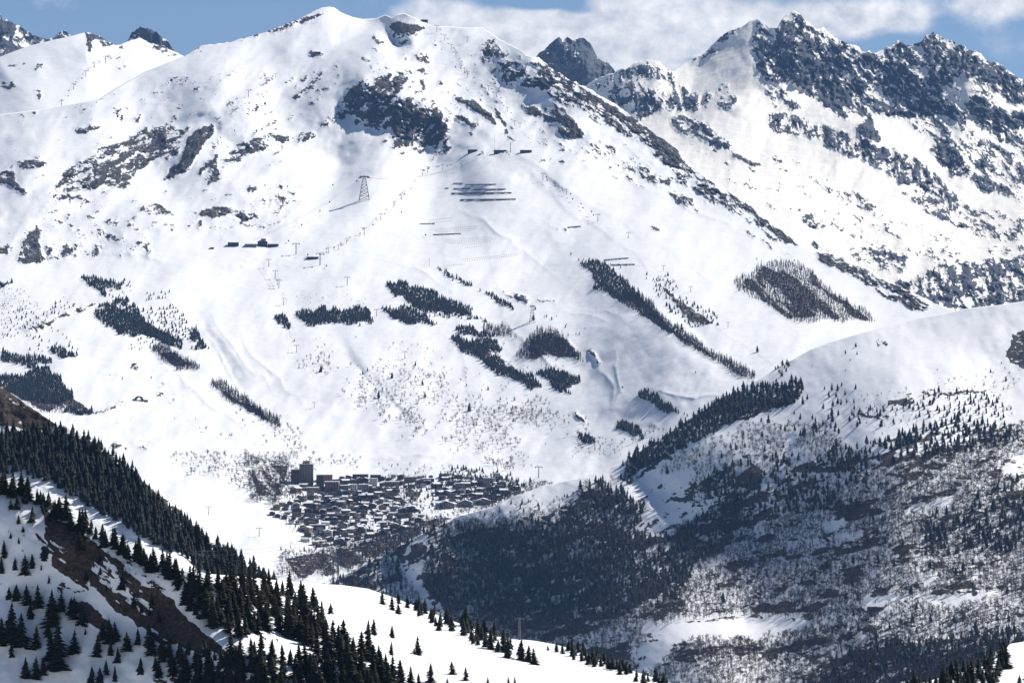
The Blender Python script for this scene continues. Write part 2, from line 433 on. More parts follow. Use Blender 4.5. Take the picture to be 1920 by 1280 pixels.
REAR_SNOW = Sheet('rear_snow_mountain',
    [(-240, 190), (-100, 145), (0, 107), (30, 95), (60, 85), (100, 75), (130, 69), (150, 63), (161, 61), (170, 62), (180, 66), (195, 74), (206, 80), (216, 85), (226, 84), (246, 75), (262, 72), (280, 80), (300, 86), (320, 94), (345, 106), (400, 135), (500, 190)],
    [(-240, 330), (0, 300), (500, 300)],
    [(-240, 190, 14700), (0, 107, 14800), (160, 61, 15000), (262, 72, 15100), (345, 106, 15000), (500, 190, 14800), (-100, 300, 13700), (0, 215, 13850), (150, 200, 13900), (300, 130, 14650), (300, 300, 13300), (500, 300, 13500)],
    -240, 500, 2.0, 110, M_MAIN,
    strokes=(([(160, 61), (172, 95), (160, 130), (110, 200)], 110, 60, 40), ([(262, 72), (250, 100), (200, 140)], 60, 40, 60), ([(95, 120), (60, 165), (0, 190)], 70, 60, 90), ([(30, 125), (0, 160)], 30, 40, 40)),
    noise=((140, 40, 1.6, 1, 24), (40, 8, 1.4, 1, 24)), jag=((160, 216, 3, 10), (225, 345, 2, 14)),
    rocks=(([(159, 61), (168, 58), (206, 78), (217, 86), (196, 85), (178, 73), (176, 94), (167, 96), (164, 76)], .9), ([(222, 95), (232, 88), (243, 92), (238, 97)], .8),
           ([(255, 73), (300, 83), (345, 104), (325, 107), (290, 95), (262, 86)], .42), ([(195, 108), (215, 100), (225, 112), (205, 115)], .5), ([(215, 125), (235, 120), (238, 130), (222, 130)], .5),
           ([(5, 125), (25, 118), (52, 122), (40, 130)], .45), ([(62, 122), (80, 118), (85, 140), (68, 138)], .4), ([(0, 145), (30, 142), (28, 165), (0, 165)], .35), ([(60, 170), (80, 172), (75, 190), (62, 186)], .35)),
    crag=(14, 14), seed=12)

M_STROKES = [
    # the shaded precipice and its crest
    ([(690, 75), (742, 100), (765, 128), (772, 168), (800, 190), (838, 215), (846, 245), (846, 292)], 190, 58, 300),
    ([(700, 90), (690, 130), (668, 170), (640, 215)], 120, 60, 160),
    ([(345, 105), (270, 140), (210, 172), (110, 208), (0, 230)], 70, 60, 60),
    ([(395, 230), (372, 262), (335, 305), (300, 345)], 130, 36, 140),
    ([(420, 240), (410, 300), (395, 345)], 60, 30, 80),
    ([(555, 190), (470, 250), (430, 300)], 90, 140, 180), ([(260, 240), (190, 280), (110, 350)], 90, 80, 120),
    ([(340, 150), (220, 230), (120, 290)], 60, 70, 120), ([(640, 110), (560, 170), (500, 210)], 50, 90, 120),
    # bowl under the summit, hollow at the top
    ([(712, 95), (738, 78), (756, 62)], -140, 30, 28), ([(745, 30), (765, 55), (790, 62)], 60, 34, 60),
    ([(795, 60), (850, 150), (940, 230), (1000, 270)], -60, 60, 90), ([(905, 55), (930, 110), (990, 150), (1060, 210), (1150, 262)], 120, 70, 120),
    ([(1005, 112), (1100, 172), (1200, 240), (1290, 312), (1400, 395), (1500, 470)], 70, 50, 60, 1),
    ([(850, 165), (900, 210), (955, 255)], 50, 40, 30), ([(1030, 190), (1070, 225), (1092, 262)], 70, 40, 40), ([(1100, 300), (1160, 290), (1230, 280)], -40, 40, 40),
    # lower bluffs on the left
    ([(70, 425), (88, 450), (95, 492)], 90, 46, 60), ([(190, 440), (240, 452), (280, 470)], 40, 30, 60), ([(20, 320), (45, 345), (60, 368)], 40, 30, 60),
    ([(515, 335), (500, 380), (470, 430)], 60, 60, 90), ([(640, 322), (560, 400), (470, 452)], 40, 70, 160), ([(300, 380), (290, 410), (285, 440)], 30, 40, 40), ([(400, 380), (395, 410), (390, 440)], 30, 40, 40),
    # gullies and pistes
    ([(350, 560), (400, 640), (450, 710), (480, 745)], -28, 26, 16), ([(360, 556), (430, 650), (500, 725)], 20, 12, 30), ([(595, 600), (660, 680), (740, 760), (800, 820)], -24, 14, 20), ([(615, 605), (680, 680), (765, 770)], 14, 12, 30),
    ([(1000, 560), (1100, 575), (1180, 600)], -30, 20, 40), ([(1130, 620), (1105, 700), (1140, 760)], -18, 26, 26), ([(1030, 440), (1100, 520), (1200, 590), (1330, 680), (1400, 715)], 60, 60, 90),
    ([(1130, 480), (1230, 560), (1330, 640), (1420, 712)], -50, 40, 40), ([(930, 560), (1010, 640), (1090, 740)], 20, 30, 40), ([(430, 700), (470, 760), (540, 800)], -20, 24, 24),
    ([(300, 402), (400, 406), (480, 408), (512, 412)], 9.0, 4, 6),
    ([(468, 456), (520, 425), (570, 395), (650, 335)], 9.0, 4, 6),
    ([(476, 458), (530, 430), (585, 402), (668, 345)], 9.0, 4, 6),
    ([(0, 634), (60, 607), (150, 572), (240, 552), (340, 545)], 9.0, 4, 6),
    ([(340, 505), (420, 495), (500, 487), (560, 492)], 9.0, 4, 6),
    ([(100, 470), (280, 480), (345, 492)], 9.0, 4, 6),
    ([(342, 556), (400, 640), (440, 700), (470, 745)], 9.0, 4, 6),
    ([(372, 560), (450, 660), (540, 760)], 9.0, 4, 6),
    ([(420, 580), (500, 690), (600, 800)], 9.0, 4, 6),
    ([(760, 388), (860, 390), (900, 410), (1000, 480), (1110, 560)], 9.0, 4, 6),
    ([(1030, 566), (1120, 583), (1190, 606)], 9.0, 4, 6),
    ([(1035, 574), (1110, 590), (1150, 612)], 9.0, 4, 6),
    ([(1130, 612), (1108, 660), (1125, 700), (1150, 730), (1148, 765), (1105, 795)], 9.0, 4, 6),
    ([(1165, 640), (1150, 690), (1165, 740), (1130, 790)], 9.0, 4, 6),
    ([(1060, 296), (1105, 270), (1112, 246)], 9.0, 4, 6),
    ([(130, 772), (230, 754), (330, 732), (392, 716)], 9.0, 4, 6),
    ([(325, 128), (400, 136), (500, 138), (560, 128)], 9.0, 4, 6),
    ([(180, 186), (260, 172), (330, 150), (400, 145)], 9.0, 4, 6),
    ([(620, 326), (700, 312), (780, 302), (838, 290)], 9.0, 4, 6),
    ([(590, 470), (640, 455), (700, 440), (750, 395)], 9.0, 4, 6),
    ([(430, 505), (520, 500), (600, 500)], 9.0, 4, 6),
    ([(700, 480), (780, 500), (860, 560)], 9.0, 4, 6),
    ([(1150, 490), (1250, 480), (1330, 450)], 9.0, 4, 6),
    ([(1190, 330), (1300, 400), (1370, 420), (1380, 390)], 9.0, 4, 6),
    ([(1200, 720), (1300, 745), (1400, 735)], 9.0, 4, 6),
    ([(500, 870), (640, 860), (800, 850), (1000, 870)], 9.0, 4, 6),
    ([(640, 640), (700, 720), (780, 790), (830, 840)], 9.0, 4, 6),
    ([(240, 640), (330, 700), (420, 780), (520, 850)], 9.0, 4, 6),
    ([(930, 580), (1000, 650), (1080, 730)], 9.0, 4, 6),
    ([(100, 770), (200, 760), (300, 740)], 14, 10, 30), ([(1420, 500), (1500, 560), (1640, 602)], 40, 60, 100), ([(1290, 250), (1330, 330), (1400, 400)], 30, 40, 60),
    ([(660, 320), (740, 308), (830, 296)], 35, 30, 14), ([(200, 600), (350, 560), (520, 520)], 10, 30, 30), ([(0, 640), (100, 590), (170, 560)], 16, 16, 16),
]
M_ROCKS = [
    ([(0, 235), (340, 140), (560, 130), (640, 200), (600, 300), (300, 335), (0, 335)], .13, -30), ([(80, 350), (420, 350), (580, 345), (560, 400), (470, 440), (300, 435), (20, 440)], .17, -10), ([(640, 95), (820, 70), (960, 110), (1000, 270), (850, 260), (790, 190), (700, 130)], .15, 40), ([(990, 260), (1180, 270), (1300, 340), (1400, 400), (1300, 380), (1100, 320)], .26, 30),
    ([(20, 440), (270, 420), (285, 475), (30, 495)], .26, 70),
    ([(440, 76), (480, 63), (530, 46), (575, 29), (612, 15), (606, 27), (570, 43), (530, 57), (490, 69), (445, 80)], .72), ([(340, 105), (372, 86), (386, 85), (380, 97), (360, 103)], .5),
    ([(578, 97), (595, 95), (608, 99), (600, 104), (580, 107)], .7), ([(360, 168), (372, 163), (380, 167), (366, 170)], .8),
    ([(535, 158), (590, 130), (635, 120), (640, 150), (600, 180), (555, 192)], .40, -45), ([(415, 208), (430, 190), (500, 190), (490, 205), (440, 222)], .35, -35), ([(215, 205), (232, 198), (235, 215), (226, 226)], .55, -50), ([(240, 222), (262, 208), (270, 215), (250, 234)], .6, -50),
    ([(230, 262), (300, 228), (345, 238), (362, 230), (345, 262), (330, 290), (302, 300), (270, 318), (240, 342), (262, 352), (225, 356), (190, 350), (150, 362), (108, 362), (98, 352), (125, 320), (165, 298), (185, 280), (215, 268)], .60, -22),
    ([(180, 312), (230, 300), (225, 345), (175, 350)], .75, -22), ([(235, 290), (285, 280), (320, 285), (290, 300), (245, 315)], .75, -22),
    ([(397, 231), (403, 246), (375, 285), (342, 322), (302, 340), (312, 325), (335, 302), (348, 272), (368, 242)], 1.0, -50), ([(402, 252), (420, 258), (408, 300), (412, 340), (388, 346), (374, 326), (392, 290)], .72, -50),
    ([(413, 302), (440, 275), (480, 256), (510, 248), (542, 254), (538, 272), (480, 285), (440, 302)], .62, -6), ([(415, 300), (450, 290), (455, 305), (420, 310)], .7, -4), ([(555, 264), (562, 248), (575, 243), (592, 250), (578, 266)], .55, -50), ([(607, 278), (618, 270), (612, 282)], .8),
    ([(128, 246), (150, 243), (165, 236), (192, 235), (180, 243), (150, 251)], .85), ([(34, 309), (45, 301), (80, 298), (92, 303), (75, 312), (50, 319), (38, 316)], .95), ([(-200, 325), (25, 319), (30, 340), (56, 366), (40, 362), (15, 346), (-200, 345)], .95, 30),
    ([(33, 222), (42, 211), (50, 219)], .7), ([(55, 212), (64, 204), (70, 214)], .7), ([(200, 255), (215, 243), (212, 258)], .7),
    ([(258, 396), (268, 388), (300, 382), (328, 398), (322, 403), (280, 401)], .9), ([(368, 402), (385, 388), (400, 386), (432, 395), (426, 406), (380, 406)], .85, -10), ([(438, 406), (455, 395), (480, 400), (486, 411), (460, 409)], .92),
    ([(450, 350), (470, 343), (487, 350), (480, 361), (458, 358)], .75), ([(508, 350), (530, 345), (553, 366), (540, 380), (520, 394), (505, 386)], .45), ([(95, 362), (130, 355), (175, 380), (150, 392), (110, 378)], .45), ([(90, 405), (170, 400), (240, 412), (235, 428), (120, 425)], .32), ([(350, 415), (380, 412), (385, 428), (355, 428)], .6, 80), ([(425, 412), (470, 410), (468, 425), (430, 422)], .45),
    ([(33, 492), (38, 462), (50, 440), (74, 424), (86, 434), (72, 452), (88, 492), (74, 495)], .88, 80), ([(-200, 452), (15, 458), (24, 470), (10, 478), (-200, 476)], .92), ([(85, 462), (150, 454), (192, 458), (186, 482), (120, 486), (90, 492)], .50, 85), ([(178, 436), (215, 439), (238, 452), (226, 456), (190, 446)], .65), ([(253, 450), (282, 454), (280, 470), (262, 466)], .6),
    ([(732, 51), (745, 37), (770, 43), (794, 50), (800, 56), (780, 61), (755, 63), (735, 56)], 1.0), ([(720, 70), (735, 56), (755, 63), (792, 58), (775, 76), (760, 90), (740, 80)], .35, -45), ([(695, 70), (703, 62), (712, 70), (730, 86), (706, 82)], .72, 40),
    ([(770, 100), (800, 99), (810, 118), (796, 123), (784, 112)], .66), ([(750, 108), (765, 108), (772, 120), (760, 118)], .6), ([(735, 152), (745, 134), (790, 131), (803, 143), (762, 141)], .75), ([(700, 130), (725, 124), (732, 134), (706, 140)], .5), ([(770, 145), (790, 150), (808, 165), (795, 165)], .7), ([(815, 148), (832, 155), (830, 165)], .5),
    ([(640, 192), (650, 175), (680, 146), (692, 150), (720, 140), (745, 140), (765, 148), (757, 165), (735, 192), (737, 215), (700, 226), (660, 216), (630, 222)], .66, -38), ([(618, 228), (655, 155), (740, 132), (800, 150), (830, 215), (846, 245), (836, 292), (740, 292), (700, 240)], .40, -42),
    ([(735, 196), (765, 180), (777, 195), (800, 204), (825, 204), (832, 225), (843, 246), (836, 260), (800, 276), (780, 268), (757, 281), (735, 286), (745, 262), (735, 242)], .74, -55), ([(660, 215), (735, 200), (740, 235), (700, 240)], .5, -45), ([(815, 296), (830, 281), (845, 271), (850, 279), (835, 286)], .95), ([(802, 305), (818, 297), (815, 305)], .9),
    ([(845, 168), (870, 184), (895, 194), (920, 214), (932, 242), (915, 226), (885, 206), (853, 190)], .97, 42), ([(848, 214), (880, 220), (905, 240), (924, 254), (900, 246), (868, 232)], .8, 42), ([(920, 200), (940, 210), (950, 238), (957, 256), (945, 246), (938, 222)], .85, 60), ([(830, 225), (850, 215), (845, 235)], .5),
    ([(902, 72), (925, 74), (935, 92), (985, 104), (1010, 110), (1030, 128), (1020, 142), (985, 150), (965, 150), (935, 120), (900, 112)], .46), ([(905, 75), (925, 72), (930, 95), (912, 105)], .75), ([(915, 125), (985, 120), (1000, 150), (940, 150), (920, 142)], .5, -50), ([(972, 162), (990, 145), (1030, 148), (1046, 160), (1010, 169)], .9), ([(1010, 110), (1035, 125), (1060, 150), (1030, 145)], .8),
    ([(1012, 112), (1060, 146), (1100, 166), (1150, 196), (1200, 231), (1250, 268), (1290, 305), (1340, 346), (1400, 382), (1460, 432), (1500, 463), (1485, 462), (1440, 442), (1390, 407), (1340, 377), (1290, 345), (1250, 312), (1210, 275), (1180, 258), (1120, 232), (1080, 207), (1030, 182), (1020, 142)], .60, 32),
    ([(1060, 146), (1150, 196), (1200, 231), (1250, 268), (1240, 275), (1190, 245), (1100, 185)], .75, 32), ([(1200, 250), (1250, 266), (1285, 300), (1270, 315), (1225, 290)], .8, 32), ([(1360, 355), (1420, 395), (1480, 445), (1500, 463), (1475, 458), (1420, 415), (1380, 385)], .9, 38),
    ([(1035, 195), (1060, 204), (1097, 252), (1087, 260), (1065, 242), (1040, 216)], .9, 45), ([(973, 196), (1040, 204), (1078, 257), (1060, 260), (1035, 240), (1000, 230)], .55, 20), ([(1045, 240), (1085, 250), (1080, 262), (1055, 258)], .8), ([(1088, 284), (1115, 262), (1152, 272), (1156, 290), (1120, 303), (1092, 292)], .55, 45), ([(1008, 243), (1022, 248), (1024, 256), (1012, 252)], .6), ([(1050, 276), (1060, 275), (1060, 287), (1050, 285)], .9),
    ([(1120, 300), (1240, 320), (1240, 345), (1130, 320)], .22), ([(1200, 312), (1262, 330), (1255, 352), (1205, 342)], .5, 40), ([(1225, 355), (1280, 368), (1332, 402), (1290, 388)], .68, 30), ([(1210, 420), (1230, 422), (1240, 432), (1225, 432)], .7, 20), ([(1270, 300), (1320, 330), (1380, 380), (1360, 380), (1300, 345)], .5, 38),
    ([(1528, 470), (1555, 469), (1600, 490), (1650, 520), (1700, 545), (1762, 582), (1730, 586), (1690, 572), (1640, 542), (1590, 512), (1545, 496)], .60, 32), ([(1530, 472), (1560, 472), (1590, 495), (1620, 515), (1600, 512), (1550, 495)], .85, 30), ([(1390, 426), (1420, 440), (1492, 482), (1482, 488), (1440, 462)], .55, 34),
    ([(870, 284), (940, 281), (1000, 287), (960, 293), (880, 290)], .35), ([(985, 300), (1060, 296), (1050, 303), (1000, 303)], .35), ([(930, 545), (955, 542), (1005, 565), (985, 566), (940, 552)], .7, 15), ([(1000, 557), (1045, 565), (1040, 570), (1005, 566)], .8, 12), ([(1085, 628), (1095, 634), (1094, 650), (1083, 655), (1076, 645)], .0),
    ([(1110, 655), (1140, 685), (1128, 680), (1100, 660)], .7, 35), ([(1070, 765), (1100, 790), (1090, 790)], .7, 40), ([(400, 750), (420, 758), (410, 765)], .0), ([(240, 683), (255, 682), (262, 690), (245, 695)], .6),
    ([(0, 636), (60, 612), (150, 574), (200, 560), (155, 580), (70, 618), (0, 645)], .55, -20), ([(175, 770), (230, 752), (300, 738), (380, 715), (310, 742), (240, 760), (180, 778)], .38, -18), ([(205, 830), (280, 842), (210, 838)], .8),
    ([(1020, 423), (1090, 426), (1060, 430), (1030, 428)], .3), ([(935, 745), (1000, 770), (960, 765)], .0),
]
M_LITTER = [(a, .74) for a in (
    [(1380, 532), (1410, 519), (1427, 499), (1500, 499), (1530, 519), (1550, 544), (1600, 574), (1630, 598), (1560, 598), (1480, 598), (1440, 568)], [(1010, 624), (1035, 622), (1062, 640), (1088, 668), (1055, 668), (990, 672), (990, 645)],
    [(1110, 505), (1175, 545), (1215, 570), (1245, 602), (1290, 637), (1395, 697), (1340, 672), (1280, 637), (1200, 587), (1150, 557)], [(395, 720), (450, 748), (515, 790), (480, 780), (430, 748)], [(285, 655), (320, 660), (365, 690), (330, 688)], [(20, 710), (90, 696), (135, 745), (170, 772), (80, 768), (20, 735)],
    [(200, 590), (250, 582), (300, 622), (335, 645), (225, 622)], [(730, 540), (830, 560), (880, 582), (790, 580)], [(720, 584), (780, 580), (810, 604), (745, 600)], [(560, 586), (695, 582), (698, 602), (600, 606)], [(850, 636), (935, 645), (990, 705), (1010, 725), (910, 680)], [(1010, 696), (1085, 712), (1060, 735)], [(1230, 530), (1290, 572), (1345, 608), (1300, 612)],
    [(470, 870), (540, 870), (530, 930), (480, 930)], [(900, 915), (1000, 908), (950, 935), (880, 950)], [(640, 1030), (700, 1012), (760, 985), (800, 975), (850, 968), (760, 1020), (680, 1060), (600, 1080)], [(530, 1045), (600, 1035), (640, 1050), (560, 1085)], [(620, 915), (790, 905), (780, 960), (690, 1000), (590, 1015), (560, 975)])]
MAIN = Sheet('ski_mountain',
    [(-240, 268), (-150, 240), (0, 215), (100, 202), (187, 185), (220, 164), (273, 134), (345, 106), (360, 97), (375, 87), (390, 84), (430, 80), (470, 68), (500, 60), (530, 48), (560, 36), (580, 26), (600, 16), (615, 13), (626, 15), (640, 24), (660, 32),
     (680, 36), (705, 35), (722, 28), (735, 33), (746, 27), (757, 25), (775, 32), (795, 41), (812, 50), (835, 49), (870, 52), (904, 51), (925, 66), (950, 81), (980, 97), (986, 104), (1010, 110), (1030, 125), (1060, 145), (1100, 165), (1150, 195), (1200, 230), (1225, 250),
     (1250, 268), (1280, 285), (1290, 305), (1310, 325), (1340, 345), (1370, 362), (1400, 380), (1430, 410), (1460, 430), (1480, 445), (1500, 462), (1530, 472), (1560, 478), (1600, 490), (1630, 508), (1660, 528), (1700, 545), (1740, 563), (1780, 582), (1850, 612), (1950, 650), (2160, 720)],
    [(-240, 1270), (600, 1270), (1000, 1150), (2160, 1150)],
    [(-200, 1270, 7200), (400, 1270, 7300), (700, 1260, 7350), (-200, 262, 13300), (0, 215, 13400), (100, 208, 13300), (220, 170, 13500), (345, 108, 13900), (480, 70, 14100), (615, 14, 14300), (690, 40, 14200), (760, 28, 14000), (905, 54, 13800), (1010, 112, 13300), (1200, 232, 12500), (1300, 315, 12050), (1400, 382, 11650), (1500, 464, 11150), (1780, 580, 10000), (2100, 700, 9000),
     (200, 260, 12700), (60, 290, 12400), (400, 150, 13350), (560, 150, 13350), (650, 100, 13500), (700, 90, 13450), (800, 110, 13500), (900, 150, 13250), (740, 180, 12950), (600, 250, 12750), (450, 310, 12350), (640, 310, 12450), (800, 297, 12500),
     (1000, 220, 12800), (900, 288, 12300), (1000, 288, 12200), (1120, 270, 12250), (0, 350, 12000), (250, 340, 12150), (0, 400, 11700), (350, 370, 11950), (100, 440, 11350), (300, 440, 11350), (683, 345, 11950), (900, 330, 11980), (1150, 330, 11900), (800, 440, 11380), (1150, 440, 11200), (470, 455, 11250),
     (0, 500, 10950), (250, 500, 11000), (500, 500, 11020), (1000, 500, 10980), (1350, 480, 10950), (0, 600, 10350), (350, 600, 10450), (700, 600, 10480), (1000, 600, 10400), (1250, 600, 10050), (1500, 560, 10300), (1600, 600, 10000), (0, 700, 9850), (300, 700, 9950), (700, 700, 10000), (1100, 700, 9900), (1420, 700, 9450),
     (100, 800, 9450), (500, 800, 9600), (900, 800, 9600), (1200, 800, 9350), (300, 880, 9150), (700, 880, 9300), (1000, 885, 9200), (500, 1030, 8500), (800, 1030, 8450), (500, 1130, 8050), (900, 1130, 8050), (1500, 900, 8700), (2100, 900, 8400), (2100, 1130, 7700), (-200, 900, 8900), (-200, 1130, 7900), (1500, 1130, 7800)],
    -240, 2160, 2.0, 560, M_MAIN, strokes=M_STROKES, steps=(([(620, 96), (650, 84), (690, 66), (705, 64), (740, 84)], 35, 10), ([(560, 352), (640, 322), (740, 306), (835, 292), (1000, 286), (1100, 290)], 22, 14)),
    nfade=lambda U, V: .42 + .58 * sstep(520, 400, V + .12 * U), noise=((190, 175, 1.9, 1, -28), (70, 60, 1.8, 1, -32), (26, 5.5, 1.5, 1, -35), (9, .9, 1, 1, 0)), jag=((345, 480, 2.0, 16), (480, 640, 1.5, 10), (900, 1010, 2, 14), (1000, 1500, 4.5, 16), (1500, 1800, 3.5, 14)),
    grain=-48, rocks=M_ROCKS, dirts=M_LITTER, crag=(9, 34), nscale=12, dens=.98, back_len=.06, seed=21)

R_ROCKS = [
    ([(1420, 36), (1440, 58), (1460, 38), (1485, 22), (1530, 54), (1605, 88), (1650, 99), (1690, 77), (1750, 60), (1830, 98), (1920, 152), (2160, 240), (2160, 420), (1920, 292), (1900, 272), (1840, 242), (1760, 217), (1700, 227), (1650, 217), (1600, 236), (1560, 206), (1530, 190), (1480, 160), (1445, 150), (1425, 140), (1412, 80)], .66, 48),
    ([(1455, 60), (1500, 75), (1560, 130), (1600, 180), (1590, 225), (1545, 195), (1490, 155), (1450, 140)], .86, 60), ([(1610, 100), (1650, 105), (1720, 170), (1760, 210), (1700, 222), (1640, 210), (1600, 160)], .78, 48), ([(1800, 95), (1920, 160), (1920, 180), (1860, 155), (1800, 130)], .85, 30),
    ([(1500, 68), (1530, 80), (1600, 130), (1645, 162), (1620, 165), (1560, 122), (1510, 88)], .30, 40, 'set'), ([(1700, 85), (1750, 80), (1795, 130), (1790, 170), (1740, 150), (1705, 110)], .42, 42), ([(1478, 24), (1500, 34), (1520, 60), (1498, 62)], .4, 60),
    ([(1290, 115), (1300, 108), (1340, 88), (1350, 70), (1392, 48), (1398, 54), (1345, 85), (1342, 100), (1320, 108)], .6), ([(1320, 98), (1340, 86), (1338, 100), (1322, 106)], .9), ([(1412, 125), (1425, 118), (1440, 150), (1420, 140)], .9),
    ([(1110, 158), (1160, 132), (1215, 111), (1250, 130), (1290, 170), (1300, 200), (1280, 212), (1240, 206), (1215, 216), (1200, 231), (1160, 202), (1130, 178)], .56, 75), ([(1180, 120), (1200, 116), (1205, 150), (1190, 160)], .3, 60, 'set'), ([(1150, 175), (1185, 180), (1180, 200), (1160, 195)], .9),
    ([(1278, 158), (1300, 173), (1317, 206), (1292, 206), (1280, 195)], .8, 60), ([(1330, 166), (1365, 158), (1384, 190), (1362, 206), (1318, 196)], .48), ([(1438, 155), (1470, 170), (1500, 200), (1480, 205), (1440, 190)], .55, 45),
    ([(1438, 214), (1475, 213), (1540, 234), (1600, 250), (1650, 275), (1722, 300), (1802, 370), (1792, 402), (1720, 347), (1690, 347), (1640, 312), (1570, 282), (1500, 257), (1443, 247)], .70, 75), ([(1602, 246), (1627, 216), (1652, 264), (1625, 258)], 1.0),
    ([(1262, 214), (1300, 219), (1350, 255), (1378, 276), (1350, 281), (1300, 256), (1258, 236)], .78, 30), ([(1362, 280), (1410, 300), (1432, 317), (1400, 311)], .9, 20), ([(1325, 272), (1345, 280), (1330, 285)], .4),
    ([(1700, 225), (1760, 214), (1850, 260), (1920, 300), (2160, 420), (2160, 480), (1920, 372), (1850, 352), (1800, 332), (1760, 302)], .52, 45), ([(1758, 252), (1800, 280), (1817, 326), (1790, 332), (1763, 302)], .92, 60), ([(1813, 320), (1860, 330), (1922, 376), (1900, 372), (1838, 352)], .85, 35), ([(1820, 180), (1880, 200), (1900, 220), (1840, 225), (1815, 205)], .85, 20),
    ([(1538, 350), (1600, 358), (1655, 385), (1640, 402), (1560, 382)], .38, 30), ([(1498, 406), (1530, 401), (1553, 421), (1520, 427)], .75), ([(1690, 360), (1780, 358), (1850, 400), (1920, 440), (1800, 432), (1730, 392)], .52, 25),
    ([(1280, 240), (1500, 300), (1700, 420), (1920, 440), (1920, 560), (1700, 540), (1500, 420), (1330, 320)], .22, 25), ([(1330, 380), (1480, 440), (1600, 470), (1660, 520), (1560, 480), (1440, 430)], .36, 25), ([(1588, 470), (1640, 464), (1705, 480), (1690, 505), (1620, 492)], .66, 20),
    ([(1680, 522), (1750, 508), (1830, 488), (1920, 478), (2160, 470), (2160, 600), (1830, 582), (1740, 572)], .72, 70), ([(1820, 402), (1920, 388), (1920, 480), (1850, 472)], .36, 25), ([(1740, 470), (1800, 470), (1800, 500), (1750, 505)], .3),
    ([(1585, 208), (1630, 219), (1700, 236), (1702, 256), (1650, 250), (1655, 262), (1615, 250), (1597, 236)], .05, 48, 'set'), ([(1780, 142), (1820, 152), (1842, 190), (1800, 202), (1775, 186)], .12, 48, 'set'), ([(1825, 152), (1900, 190), (2000, 225), (2000, 240), (1880, 198)], .06, 48, 'set'), ([(1552, 146), (1583, 144), (1577, 160), (1560, 158)], .05, 48, 'set'), ([(1635, 170), (1655, 165), (1650, 190), (1638, 185)], .1, 48, 'set'),
]
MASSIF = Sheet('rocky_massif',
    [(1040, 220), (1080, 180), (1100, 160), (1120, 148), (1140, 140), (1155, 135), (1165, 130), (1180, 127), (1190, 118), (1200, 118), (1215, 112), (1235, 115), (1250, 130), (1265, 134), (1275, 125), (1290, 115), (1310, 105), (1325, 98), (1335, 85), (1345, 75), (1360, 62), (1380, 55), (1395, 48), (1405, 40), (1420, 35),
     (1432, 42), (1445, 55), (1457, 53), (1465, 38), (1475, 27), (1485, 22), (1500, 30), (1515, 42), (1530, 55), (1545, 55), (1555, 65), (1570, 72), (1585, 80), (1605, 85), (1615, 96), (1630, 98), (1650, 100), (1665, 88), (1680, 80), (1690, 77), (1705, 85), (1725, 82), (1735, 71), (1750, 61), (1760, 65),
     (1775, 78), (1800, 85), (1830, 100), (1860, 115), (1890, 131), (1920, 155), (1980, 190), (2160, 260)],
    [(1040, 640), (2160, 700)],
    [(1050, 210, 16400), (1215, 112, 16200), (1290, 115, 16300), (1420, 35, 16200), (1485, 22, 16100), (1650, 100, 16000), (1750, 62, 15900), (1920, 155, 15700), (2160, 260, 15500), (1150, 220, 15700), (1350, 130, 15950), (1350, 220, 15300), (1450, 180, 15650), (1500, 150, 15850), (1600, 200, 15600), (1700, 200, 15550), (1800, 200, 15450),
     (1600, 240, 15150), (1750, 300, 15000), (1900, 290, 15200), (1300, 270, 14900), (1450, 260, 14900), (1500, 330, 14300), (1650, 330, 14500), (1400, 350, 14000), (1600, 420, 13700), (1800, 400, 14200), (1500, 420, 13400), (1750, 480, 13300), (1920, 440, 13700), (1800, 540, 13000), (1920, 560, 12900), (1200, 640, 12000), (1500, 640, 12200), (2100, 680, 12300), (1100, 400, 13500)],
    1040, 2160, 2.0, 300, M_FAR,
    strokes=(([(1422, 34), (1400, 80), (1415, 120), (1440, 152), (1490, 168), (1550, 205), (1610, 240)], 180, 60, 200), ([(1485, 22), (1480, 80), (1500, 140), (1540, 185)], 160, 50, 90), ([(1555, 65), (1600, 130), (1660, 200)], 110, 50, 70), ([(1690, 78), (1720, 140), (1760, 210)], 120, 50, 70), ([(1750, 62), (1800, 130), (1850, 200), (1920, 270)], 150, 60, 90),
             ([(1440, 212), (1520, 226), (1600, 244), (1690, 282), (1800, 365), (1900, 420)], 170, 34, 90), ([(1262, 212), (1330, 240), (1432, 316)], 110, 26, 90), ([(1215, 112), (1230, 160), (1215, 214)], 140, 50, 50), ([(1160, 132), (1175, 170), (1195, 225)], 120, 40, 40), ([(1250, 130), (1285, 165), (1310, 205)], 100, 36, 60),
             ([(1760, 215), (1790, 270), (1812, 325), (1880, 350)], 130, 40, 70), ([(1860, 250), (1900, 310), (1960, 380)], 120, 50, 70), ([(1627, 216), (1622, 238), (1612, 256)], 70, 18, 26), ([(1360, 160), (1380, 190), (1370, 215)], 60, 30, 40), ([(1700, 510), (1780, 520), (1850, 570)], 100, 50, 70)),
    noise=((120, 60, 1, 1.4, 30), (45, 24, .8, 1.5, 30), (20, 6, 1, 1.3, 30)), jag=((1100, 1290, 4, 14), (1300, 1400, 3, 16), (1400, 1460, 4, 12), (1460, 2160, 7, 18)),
    rocks=R_ROCKS, grain=50, crag=(9, 66), nscale=11, warp=10, dens=.86, soft=.12, seed=33)

